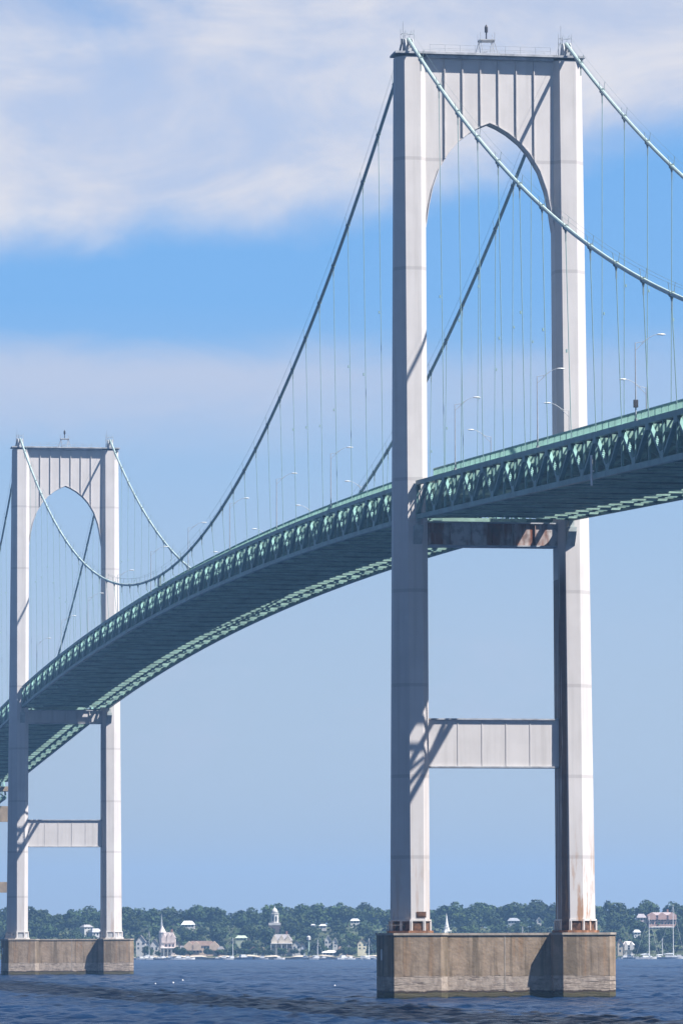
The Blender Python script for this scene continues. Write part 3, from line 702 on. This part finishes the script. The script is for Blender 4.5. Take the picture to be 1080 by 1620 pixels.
house('house', 'greyish long roofed house just above the far pier beside the tower right leg', 146, 162, 1482, 1475, 1469, ss_(154, 90), (0.5, 0.5, 0.5), (0.36, 0.36, 0.38), False, nwin=3, floors=1, rz=0.3)
house('house', 'small white hillside house seen between the near tower legs', 845.5, 852, 1466, 1457, 1453, ss_(849, 190), W_, W_, True, 7, nwin=1, floors=2)
house('house', 'grey shingled hillside house seen between the near tower legs over the pier', 800, 818, 1462, 1457, 1452.5, ss_(808, 200), (0.30, 0.32, 0.36), (0.26, 0.28, 0.32), False, nwin=4, floors=1)
GRN = (0.30, 0.33, 0.31); BLU = (0.34, 0.38, 0.44); BRK = (0.34, 0.20, 0.16); CRM = (0.46, 0.43, 0.37)
for (a, b, ye, yr, d, wc, rc, gb, lb) in (
    (230, 236.5, 1496, 1490, 34, BLU, GREYR, True, 'narrow blue grey gabled house behind the white gabled house'),
    (277.5, 285, 1497, 1491, 40, CRM, BRNR, True, 'cream gabled house with brown roof just right of the turreted villa'),
    (283.5, 291.5, 1501, 1496, 20, W_, GREYR, False, 'low white house between the turreted villa and the long brown roofed building'),
    (343.5, 353, 1502, 1497, 22, BRK, GREYR, False, 'low brick house touching the right end of the long brown roofed building'),
    (395, 405, 1504, 1499, 20, GRN, BRNR, True, 'grey green gabled house half way between brown building and cream mansion'),
    (408, 417, 1503, 1498, 26, W_, BRNR, False, 'white brown roofed house near the left side of the cream mansion'),
    (474, 481, 1500, 1494, 30, BLU, GREYR, True, 'grey blue gabled house between the white wing and the lantern pole'),
    (534, 542, 1502, 1497, 24, CRM, BRNR, False, 'small cream hipped house right of the white gabled pair'),
    (546, 555, 1503, 1497, 20, BRK, (0.3, 0.29, 0.3), True, 'small brick gabled house left of the cream yellow house')):
    house('house', lb, a, b, 1509, ye, yr, ss_((a + b) / 2, d), wc, rc, gb, 8, nwin=2, floors=2 if 1509 - ye > 9 else 1, clear=True, rz=0.1)
# right end
h = house('hotel', 'large pink brick building with white trim on the hill at the right edge', 1021, 1064, 1464, 1448, 1443.5, ss_(1040, 230), PINK, (0.36, 0.30, 0.30), False, 14, 'hotel', 9, 3, True, cross=(-0.75, 0.0, 0.75))
sq = ss_(1040, 215)
house('terrace', 'long white terrace wall below the pink brick building', 1022, 1064, 1470.5, 1467, 1466, sq, W_, W_, False, 6, 'terrace', 8, 1)
house('house', 'pinkish grey house joined to the left of the pink brick building', 1003, 1017, 1458, 1452, 1446, ss_(1010, 225), (0.5, 0.42, 0.44), (0.3, 0.28, 0.3), False, nwin=3, floors=1)
house('house', 'bright white house among the trees above the moored yachts', 998, 1008, 1483, 1475, 1471, ss_(1003, 110), (0.8, 0.8, 0.79), (0.6, 0.6, 0.6), False, nwin=2, floors=2)
house('house', 'white house with two gables on the shore just right of the near pier', 981, 998, 1503, 1495, 1489, ss_(989, 30), W_, (0.5, 0.48, 0.46), False, nwin=3, floors=2, cross=(-0.5, 0.5))
house('house', 'narrow cream house half hidden behind the right end of the near pier', 972, 980, 1508, 1494, 1487, ss_(976, 24), CREAM, (0.42, 0.3, 0.24), True, nwin=1, floors=2)

# ------------------------------------------------------------------ boats
M['hull_w'] = mottled('boat_gelcoat', (0.60, 0.60, 0.60), 0.03, 0.6, 0.3, 0.5)
M['hull_d'] = mottled('boat_dark_paint', (0.03, 0.05, 0.10), 0.1, 0.6, 0.3, 0.5)
M['hull_r'] = mottled('boat_antifoul', (0.20, 0.05, 0.04), 0.1, 0.6, 0.5)
M['canvas'] = mottled('sail_canvas', (0.62, 0.64, 0.68), 0.05, 0.6, 0.8)
M['spar'] = mottled('aluminium_spar', (0.66, 0.67, 0.68), 0.03, 0.6, 0.35, 0.5)
def hull(m, L, B, H):
    rings = []
    for u, b, zt in ((-0.5, 0.72, 0.95), (-0.3, 0.95, 0.9), (0.0, 1.0, 0.95), (0.25, 0.8, 1.05), (0.42, 0.36, 1.2), (0.5, 0.04, 1.3)):
        x = u * L; hb = B / 2 * b; rings.append([(x, -hb, H * zt), (x, -hb * 0.85, 0.0), (x, -hb * 0.35, -0.35), (x, hb * 0.35, -0.35), (x, hb * 0.85, 0.0), (x, hb, H * zt)])
    return m.loft(rings)
def yacht(label, px, s, L, mast, rz=0.0, hm='hull_w', group='masted sailing boats across the harbour', mizzen=None, cover=True):
    p = far(px, s); t = thing('sailing_yacht', (p.x, p.y, 0.0), label, 'sailboat', group, RZ + rz)
    hl = hull(MB(), L, L * 0.27, L * 0.085).build('hull', M[hm], t)
    MB().prism([(-L * 0.2, L * 0.08), (L * 0.2, L * 0.08), (L * 0.14, L * 0.135), (-L * 0.2, L * 0.145)], 'y', -L * 0.08, L * 0.08).build('cabin', M['hull_w'], t)
    for mx, h in ((L * 0.08, mast),) + (((mizzen[0] * L, mizzen[1]),) if mizzen else ()):
        m = MB(); m.tube([(mx, 0, L * 0.07), (mx, 0, h)], [L * 0.011 + 0.05, L * 0.007 + 0.03], 6)
        for q in (0.4, 0.7): m.tube([(mx, -L * 0.06, h * q), (mx, L * 0.06, h * q)], 0.04, 4)
        mo = m.build('mast', M['spar'], t)
        m = MB(); m.tube([(mx, 0, L * 0.17), (mx - L * 0.36, 0, L * 0.17)], 0.07, 6); m.build('boom', M['spar'], mo)
        if cover:
            m = MB(); m.tube([(mx - 0.1, 0, L * 0.19), (mx - L * 0.15, 0, L * 0.20), (mx - L * 0.35, 0, L * 0.185)], [0.24, 0.28, 0.12], 6); m.build('furled_sail', M['canvas'], mo)
        m = MB()
        for a, b in (((L * 0.47, 0, L * 0.1), (mx, 0, h * 0.97)), ((-L * 0.48, 0, L * 0.08), (mx, 0, h * 0.98)), ((mx, -L * 0.12, L * 0.08), (mx, 0, h * 0.95)), ((mx, L * 0.12, L * 0.08), (mx, 0, h * 0.95))): m.tube([a, b], 0.025, 4)
        m.build('stay', M['spar'], mo)
    return t
yacht('white yacht with a tall mast, left of the two big yachts at the right', 1018.5, 1985, 11, 18.3, 0.25, 'hull_w')
yacht('white yacht with the tallest mast, moored at the right edge', 1056, 1980, 12, 23.0, -0.2, 'hull_w')
yacht('dark hulled yacht moored between the two tall white yachts at the right', 1040, 2005, 9, 9.0, 0.5, 'hull_d')
yacht('small yacht whose mast stands above the pier wall, the left of two', 797, 2060, 8, 12.0, 0.3)
yacht('small yacht whose mast stands above the pier wall, the right of two', 820, 2055, 9, 14.2, -0.3)
yacht('small white yacht moored in front of the boathouse beside the turreted villa', 233, s_shore(233) - 8, 8, 13.0, 0.2)
yacht('small yacht moored by the cream yellow house near the pier', 579, s_shore(579) - 10, 7, 9.5, 0.3)
yacht('small yacht with bare mast moored just right of the lantern pole', 498, s_shore(498) - 8, 8, 9.0, -0.3, 'hull_d')
yacht('small yacht moored below the long brown roofed building', 365, s_shore(365) - 8, 7, 10.0, 0.4)
def motorboat(label, px, s, L, rz, hm='hull_w'):
    p = far(px, s); t = thing('motorboat', (p.x, p.y, 0.0), label, 'motorboat', 'small motorboats moored along the far shore', RZ + rz)
    hull(MB(), L, L * 0.34, L * 0.13).build('hull', M[hm], t)
    MB().prism([(-L * 0.22, L * 0.12), (L * 0.18, L * 0.12), (L * 0.05, L * 0.27), (-L * 0.2, L * 0.27)], 'y', -L * 0.12, L * 0.12).build('cabin', M['hull_w'], t)
    MB().prism([(L * 0.13, L * 0.16), (L * 0.16, L * 0.16), (L * 0.085, L * 0.24), (L * 0.055, L * 0.24)], 'y', -L * 0.121, L * 0.121).build('windscreen', M['pane'], t)
    return t
for i, (px, d, L, hm, where) in enumerate((
    (218, 6, 5, 'hull_w', 'close beside the right end of the far pier'), (224, 10, 5.5, 'hull_w', 'in front of the white gabled house with the brown base'),
    (240, 7, 6, 'hull_w', 'below the small white boathouse'), (250, 12, 5, 'hull_d', 'at the left foot of the turreted villa'), (258, 7, 6, 'hull_w', 'under the turreted villa, left of centre'),
    (270, 9, 6.5, 'hull_w', 'under the turreted villa, right of centre'), (280, 12, 7, 'hull_w', 'between the villa and the long brown roofed building'), (297, 6, 6, 'hull_w', 'below the left end of the long brown roofed building'),
    (343, 10, 4.5, 'hull_d', 'dark, below the right end of the long brown roofed building'), (352, 6, 6, 'hull_w', 'right of the long brown roofed building'), (366.5, 18, 6, 'hull_w', 'beside the small yacht in the middle of the shore'),
    (384, 14, 8.5, 'hull_d', 'large and dark, lying left of the cream mansion'), (412, 6, 6, 'hull_w', 'below the left corner of the cream mansion'), (440, 10, 5, 'hull_w', 'below the cream mansion front'),
    (482, 9, 6, 'hull_w', 'below the lantern pole'), (497, 16, 6.5, 'hull_w', 'right of the lantern pole'), (511, 20, 5, 'hull_d', 'dark, before the long low boathouse'), (541, 10, 7, 'hull_w', 'between the white gables and the cream yellow house'),
    (551, 18, 5, 'hull_w', 'left of the cream yellow house'), (572, 12, 6, 'hull_w', 'below the cream yellow house'), (588, 8, 6, 'hull_w', 'close to the left side of the near pier'),
    (982, 10, 6, 'hull_w', 'close to the right side of the near pier'), (993, 18, 7, 'hull_w', 'below the white house with two gables'), (1070, 6, 7, 'hull_w', 'at the right edge behind the tall yacht'))):
    motorboat('small %s motorboat moored %s' % ('dark blue' if hm == 'hull_d' else 'white', where.replace('dark, ', '').replace('and dark, ', 'and ')), px, s_shore(px) - d, L, random.uniform(-0.5, 0.5) + (math.pi if i % 3 == 0 else 0), hm)
for i, (px, y, where) in enumerate(((245, 1558, 'left of the others beyond the far pier'), (273, 1556, 'middle one of the close trio beyond the far pier'), (288, 1552, 'right of the close trio beyond the far pier'), (527, 1561, 'alone to the left of the near pier'))):
    s = CAM.z * FPX / (y - 1493.5 + (px - 540) * 0.0035); p = far(px, s)
    m = MB(); m.lathe([(0.05, -0.35), (0.32, -0.22), (0.42, 0.05), (0.34, 0.3), (0.12, 0.42), (0.06, 0.6), (0.1, 0.72)], 10)  # small white shapes set on the water surface
    o = m.build('white_speck', M['hull_w'], None, True); o.scale = (0.42, 0.42, 0.42); o.location = (p.x, p.y, 0.06); tag(o, 'small white speck on the water, ' + where, 'buoy', 'white specks on the water')

# ------------------------------------------------------------------ trees
def leaf_material(name, c1, c2):
    m, t, b = new_mat(name, 0.8, 0.15); o = coords(t)
    oi = t.node('ShaderNodeObjectInfo'); n = t.noise(o, 0.35, 4, 0.7)
    c = t.mix(t.smooth(n, 0.3, 0.7), c1, c2)
    hs = t.node('ShaderNodeHueSaturation'); t.set(hs.inputs['Color'], c); t.set(hs.inputs['Value'], t.math('ADD', 0.75, t.math('MULTIPLY', oi.outputs['Random'], 0.5))); t.set(hs.inputs['Hue'], t.math('ADD', 0.485, t.math('MULTIPLY', oi.outputs['Random'], 0.03)))
    t.set(b.inputs['Base Color'], hs.outputs[0]); return m
LEAF = [leaf_material('oak_leaves', (0.017, 0.032, 0.012), (0.038, 0.060, 0.020)), leaf_material('maple_leaves', (0.026, 0.045, 0.014), (0.052, 0.078, 0.024)), leaf_material('pine_needles', (0.016, 0.032, 0.016), (0.030, 0.052, 0.022))]
BARK = mottled('bark', (0.10, 0.08, 0.06), 0.2, 1.0, 0.9)
def tree_proto(k):
    r = random.Random(100 + k); h = 1.0
    t = thing('tree', (0, 0, -50), 'x', 'tree')
    m = MB(); m.tube([(0, 0, -0.3), (0.1, 0.05, 3), (0.0, 0.1, 7)], [0.38, 0.27, 0.12], 6)
    for j in range(5):
        a = r.uniform(0, 6.28); m.tube([(0.05, 0.05, 3 + j * 0.7), (math.cos(a) * 2.6, math.sin(a) * 2.6, 5.2 + j * 0.8)], [0.15, 0.04], 5)
    m.build('trunk', BARK, t)
    lobes = []
    conical = (k == 5)
    for j in range(15 if not conical else 9):
        if conical: z = 2.0 + j * 1.15; lobes.append((r.uniform(-.3, .3), r.uniform(-.3, .3), z, 2.7 * (1 - j / 9.5) + 0.4))
        else:
            a = r.uniform(0, 6.28); q = math.sqrt(r.random()) * 3.7; z = 5.3 + (3.9 - q * 0.55) * r.uniform(-0.75, 1.0); lobes.append((q * math.cos(a), q * math.sin(a), z, r.uniform(1.3, 2.3)))
    vs = []; fs = []
    for (lx, ly, lz, lr) in lobes:
        n = int(46 * lr * lr / 3.2) + 16
        for _ in range(n):
            d = Vector((r.gauss(0, 1), r.gauss(0, 1), r.gauss(0, 1))).normalized(); rad = lr * (0.72 + 0.36 * r.random() ** 0.7)
            c = Vector((lx, ly, lz)) + d * rad; nn = (d + Vector((r.gauss(0, .45), r.gauss(0, .45), r.gauss(0, .45)))).normalized()
            a = nn.cross(Vector((r.gauss(0, 1), r.gauss(0, 1), r.gauss(0, 1)))).normalized(); b = nn.cross(a); sz = r.uniform(0.32, 0.62)
            i = len(vs); kk = 5
            for q in range(kk):
                tt = 2 * math.pi * q / kk + r.uniform(-.3, .3); vs.append(c + (a * math.cos(tt) + b * math.sin(tt)) * sz * r.uniform(0.75, 1.2))
            fs.append(tuple(range(i, i + kk)))
    me = bpy.data.meshes.new('crown'); me.from_pydata([tuple(v) for v in vs], [], fs); me.materials.append(LEAF[2 if conical else k % 2])
    o = bpy.data.objects.new('crown', me); C.objects.link(o); o.parent = t
    return t
PRO = [tree_proto(k) for k in range(6)]; USED = set()
def place_tree(px, s, sc_, k, label, group='trees on the wooded hillside across the harbour'):
    p = far(px, s); z = ground(px, s)
    o = PRO[k] if k not in USED else copy_tree(PRO[k]); USED.add(k)
    o.location = (p.x, p.y, z - 0.1); o.rotation_euler = (0, 0, random.uniform(0, 6.28)); o.scale = (sc_ * random.uniform(0.9, 1.2), sc_ * random.uniform(0.9, 1.2), sc_)
    tag(o, label, 'tree', group)
rt = random.Random(3); count = 0
rows = [(48, 0.62, 10), (78, 0.9, 11), (112, 1.0, 11), (150, 1.02, 11.5), (195, 1.0, 12), (245, 1.0, 12), (300, 1.02, 12.5), (370, 1.08, 13)]
spots = []
for d, sc_, sp in rows:
    px = -60.0
    while px < 1150:
        s = ss_(px, d + rt.uniform(-12, 12)); spots.append((px, s, d, sc_ * (rt.uniform(0.72, 1.18) if d < 240 else rt.uniform(0.8, 1.3)))); px += sp * rt.uniform(0.7, 1.35) / s * FPX
        if d >= 245: px += 3
kinds = ['broad dark green tree', 'rounded mid green tree', 'spreading dark green tree', 'full mid green tree', 'uneven dark green tree', 'pointed dark conifer']
def region(px):
    if px < 215: return 'around the far tower legs'
    if px < 420: return 'left of the domed bell tower'
    if px < 620: return 'right of the domed bell tower'
    if px < 900: return 'between the near tower legs'
    return 'right of the near tower'
def bandn(d): return 'near the shore' if d < 100 else ('half way up the hill' if d < 230 else 'along the skyline')
for px, s, d, sc_ in spots:
    if 636 < px < 674 or 897 < px < 936: 
        continue                     # wholly behind the near tower legs
    if 600 < px < 975 and d < 100: continue       # hidden by the near pier
    top = ground(px, s) + 9.6 * sc_; half = 4.9 * sc_ / s * FPX; lim = sc_
    for a, b, hs, zk in BLOCKS:
        if s < hs + 6 and px + half * 0.8 > a and px - half * 0.8 < b:
            lim = min(lim, (CAM.z + (zk - CAM.z) / hs * s - ground(px, s)) / 9.9)
    if lim < 0.22: continue
    sc_ = lim
    k = rt.choice([0, 1, 2, 3, 4, 0, 1, 2, 3, 4] + ([5] if d < 150 else [])); count += 1
    place_tree(px, s, sc_, k, '%s %s, %s' % (kinds[k], bandn(d), region(px)))
SH = ['along the beach beside the turreted villa', 'along the beach by the long brown roofed building', 'on the shore left of the cream mansion', 'on the shore in front of the cream mansion', 'on the shore around the white gabled pair', 'on the shore right of the near pier']
for i in range(34):
    px = [231, 236, 249, 279, 284, 289, 300, 325, 345, 350, 356, 362, 369, 377, 386, 394, 402, 410, 418, 425, 446, 464, 477, 491, 503, 509, 534, 541, 548, 556, 581, 590, 1000, 1012][i] + rt.uniform(-1.5, 1.5)
    where = SH[0] if px < 282 else SH[1] if px < 354 else SH[2] if px < 425 else SH[3] if px < 480 else SH[4] if px < 620 else SH[5]
    kk = rt.choice([0, 1, 2, 3, 4]); place_tree(px, ss_(px, rt.uniform(9, 12)), rt.uniform(0.26, 0.5), kk, 'low %s bush %s' % ('dark green' if kk % 2 == 0 else 'mid green', where), 'bushes along the far shore')
print('trees', count)
def make_understory():
    r = random.Random(21); vs = []; fs = []
    for it in range(30000):
        px = r.uniform(-80, 1170) if it < 15000 else r.choice([r.uniform(-900, -50), r.uniform(1140, 2000)]); d = r.uniform(34, 430) if r.random() < 0.8 else r.uniform(300, 430); s = ss_(px, d); g = ground(px, s); z = g + (min(5.5, abs(r.gauss(0, 2.6))) if it < 15000 else r.uniform(0, 8.5 + 2.5 * math.sin(px * 0.05) * math.sin(d * 0.11))) + 0.3; sz = r.uniform(0.5, 1.1) * (1 if it < 15000 else 1.5)
        ok = True
        for a, b, hs, zk in BLOCKS:
            if s < hs + 12 and a - 2 < px < b + 2 and CAM.z + (z + sz - CAM.z) / s * hs > zk: ok = False; break
        if not ok or (612 < px < 970 and d < 60): continue
        p = far(px, s); nn = Vector((r.gauss(0, 1), r.gauss(0, 1), r.gauss(0.6, 0.8))).normalized(); a = nn.cross(Vector((r.gauss(0, 1), r.gauss(0, 1), r.gauss(0, 1)))).normalized(); b = nn.cross(a); i = len(vs)
        for q in range(5):
            tt = 2 * math.pi * q / 5 + r.uniform(-.3, .3); w_ = (a * math.cos(tt) + b * math.sin(tt)) * sz * r.uniform(0.7, 1.2); vs.append((p.x + w_.x, p.y + w_.y, z + w_.z))
        fs.append(tuple(range(i, i + 5)))
    me = bpy.data.meshes.new('undergrowth'); me.from_pydata(vs, [], fs); me.materials.append(LEAF[0])
    o = bpy.data.objects.new('undergrowth', me); C.objects.link(o); tag(o, 'dark bushes and undergrowth filling the wooded hillside', 'undergrowth', kind='stuff')
make_understory()

# ------------------------------------------------------------------ sky, sun, air
w = bpy.data.worlds.new('World'); sc.world = w; w.use_nodes = True; T = NT(w.node_tree)
bg = w.node_tree.nodes['Background']; BGS = 0.05
sky = T.node('ShaderNodeTexSky', sky_type='NISHITA'); sky.sun_disc = False; sky.sun_elevation = math.asin(SUN.z); sky.sun_rotation = math.atan2(SUN.x, SUN.y)
sky.air_density = 0.7; sky.dust_density = 0.0; sky.ozone_density = 2.0; sky.altitude = 1000
dirv = T.node('ShaderNodeTexCoord').outputs['Generated']
def dot(v, d):
    x = T.node('ShaderNodeVectorMath', operation='DOT_PRODUCT'); T.set(x.inputs[0], v); x.inputs[1].default_value = d; return x.outputs['Value']
dz = sepxyz(T, dirv)[2]; dr = T.math('DIVIDE', dot(dirv, (RT.x, RT.y, 0)), 0.1461)     # -0.5 .. 0.5 over the picture's width, in the world
te = T.math('MULTIPLY', dz, FPX / 1620.0)                                             # about 0 at the horizon, 0.92 at the top
G = 1.0 / (K * BGS); SC = 9.0
def skc(r, g, b): return tuple(v * G / SC for v in lin(r, g, b))
grad = T.ramp(T.math('DIVIDE', te, 1.2), [(0.0, skc(186, 192, 194)), (0.06, skc(192, 203, 210)), (0.14, skc(187, 203, 218)), (0.25, skc(179, 201, 225)), (0.40, skc(161, 195, 232)), (0.52, skc(127, 182, 238)), (0.66, skc(120, 178, 238)), (0.85, skc(108, 170, 236)), (1.0, skc(98, 160, 230))])
def scale(v, f):
    x = T.node('ShaderNodeVectorMath', operation='SCALE'); T.set(x.inputs[0], v); T.set(x.inputs['Scale'], f); return x.outputs[0]
# low sky outside the view is darkened to deepen shade on the bridge
grad = scale(grad, SC); grad = T.mix(T.smooth(T.math('ABSOLUTE', dr), 1.2, 4.5), grad, T.mix(1.0, grad, (0.30, 0.40, 0.55), 'MULTIPLY'))
base = T.mix(T.smooth(dz, 0.175, 0.25), grad, sky.outputs[0])
# clouds laid out on the sky itself
cx = T.node('ShaderNodeCombineXYZ'); T.set(cx.inputs[0], dr); T.set(cx.inputs[1], te)
P = cx.outputs[0]
rot = T.node('ShaderNodeMapping'); T.set(rot.inputs[0], P); rot.inputs['Rotation'].default_value = (0, 0, R(-20)); rot.inputs['Scale'].default_value = (1.5, 5.0, 1)
nA = T.noise(rot.outputs[0], 1.6, 7, 0.58, 0.6); nB = T.noise(T.mapping(P, (1.6, 3.2, 1), (4, 2, 0)), 1.5, 6, 0.6, 0.4); nC = T.noise(T.mapping(P, (2.6, 9.0, 1), (1, 7, 0)), 1.6, 7, 0.62, 0.5)
nD = T.noise(T.mapping(P, (5.0, 9.0, 1), (3, 1, 0)), 2.0, 6, 0.6, 0.3)
drc = T.math('MAXIMUM', T.math('MINIMUM', dr, 0.9), -0.9)
edge = T.math('ADD', 0.670, T.math('MULTIPLY', T.math('ADD', drc, 0.5), 0.062))
rs_ = T.smooth(dr, 0.02, 0.5, 0.0, 0.056); edge = T.math('ADD', edge, rs_)
e2 = T.math('ADD', T.math('SUBTRACT', te, edge), T.math('MULTIPLY', T.math('SUBTRACT', nB, 0.5), 0.05)); e2 = T.math('ADD', e2, T.math('MULTIPLY', T.math('SUBTRACT', nD, 0.5), 0.035))
big = T.smooth(e2, -0.022, 0.045)
dens = T.math('ADD', 0.68, T.math('MULTIPLY', T.smooth(T.math('ADD', T.math('MULTIPLY', nA, 0.7), T.math('MULTIPLY', nD, 0.3)), 0.34, 0.62), 0.30))
hole = T.math('MULTIPLY', T.smooth(te, 0.80, 0.93), T.math('MULTIPLY', T.smooth(dr, 0.05, -0.35), T.smooth(nB, 0.62, 0.36)))
dens = T.math('MULTIPLY', dens, T.math('SUBTRACT', 1.0, T.math('MULTIPLY', hole, 0.75)))
dens = T.math('MULTIPLY', dens, T.smooth(te, 1.9, 1.0, 0.08, 1.0)); dens = T.math('MULTIPLY', dens, T.smooth(T.math('ABSOLUTE', dr), 2.6, 0.9, 0.15, 1.0))
big = T.math('MULTIPLY', big, dens)
lowu = T.math('ADD', te, T.math('MULTIPLY', T.math('SUBTRACT', nC, 0.5), 0.06))
low = T.math('MULTIPLY', T.smooth(lowu, 0.60, 0.55), T.smooth(lowu, 0.455, 0.55)); low = T.math('MULTIPLY', low, T.math('MULTIPLY', T.smooth(dr, 0.75, -0.15, 0.35, 0.85), T.smooth(nB, 0.2, 0.6, 0.55, 1.0)))
low2 = T.math('MULTIPLY', T.math('MULTIPLY', T.smooth(lowu, 0.34, 0.27), T.smooth(lowu, 0.12, 0.22)), T.math('MULTIPLY', T.smooth(nC, 0.45, 0.7), 0.30))
ccol = scale(T.mix(T.smooth(nA, 0.35, 0.7), skc(208, 213, 230), skc(230, 229, 235)), SC)
ccol2 = scale(T.mix(0.0, skc(198, 207, 228), skc(198, 207, 228)), SC)
c = T.mix(low, base, ccol2); c = T.mix(low2, c, ccol2); c = T.mix(big, c, ccol)
T.set(bg.inputs[0], c); bg.inputs[1].default_value = BGS

sd = bpy.data.lights.new('sun', 'SUN'); sd.energy = 5.0; sd.angle = R(0.53); sd.color = (1.0, 0.955, 0.90)
so = bpy.data.objects.new('sun', sd); C.objects.link(so); so.rotation_euler = (-SUN).to_track_quat('-Z', 'Y').to_euler(); so.location = (-300, -500, 800)

hz = MB(); hz.box(-4200, 7000, -7000, 7000, -1.6, 132.0)
hm = bpy.data.materials.new('harbour_haze'); hm.use_nodes = True; ht = hm.node_tree
for n in list(ht.nodes):
    if n.type != 'OUTPUT_MATERIAL': ht.nodes.remove(n)
pv = ht.nodes.new('ShaderNodeVolumePrincipled'); pv.inputs['Color'].default_value = (0.29, 0.56, 1.0, 1); pv.inputs['Density'].default_value = 1.3e-4; pv.inputs['Anisotropy'].default_value = 0.2
ht.links.new(pv.outputs[0], [n for n in ht.nodes if n.type == 'OUTPUT_MATERIAL'][0].inputs['Volume'])
tag(hz.build('haze', hm), 'thin blue summer haze over the harbour', 'haze', kind='stuff')

# ------------------------------------------------------------------ camera and output
cd = bpy.data.cameras.new('camera'); co = bpy.data.objects.new('camera', cd); C.objects.link(co)
cd.sensor_fit = 'VERTICAL'; cd.sensor_height = 24.0; cd.sensor_width = 16.0; cd.lens = FPX / 1620.0 * 24.0
cd.clip_start = 1.0; cd.clip_end = 30000.0
f = (FW * math.cos(PITCH) + Vector((0, 0, math.sin(PITCH)))); up = (Vector((0, 0, math.cos(PITCH))) - FW * math.sin(PITCH)); r = RT
# picture rotated by ROLL about its centre
a = ROLL
r2 = r * math.cos(a) + up * math.sin(a); u2 = up * math.cos(a) - r * math.sin(a)
co.matrix_world = Matrix(((r2.x, u2.x, -f.x, CAM.x), (r2.y, u2.y, -f.y, CAM.y), (r2.z, u2.z, -f.z, CAM.z), (0, 0, 0, 1)))
sc.camera = co
for o in bpy.data.objects:
    if '_o' in o: del o['_o']
sc.view_settings.view_transform = 'Standard'; sc.view_settings.look = 'None'; sc.view_settings.exposure = EXPO; sc.view_settings.gamma = 1.0
sc.cycles.volume_bounces = 0; sc.cycles.max_bounces = 6; sc.cycles.use_denoising = True
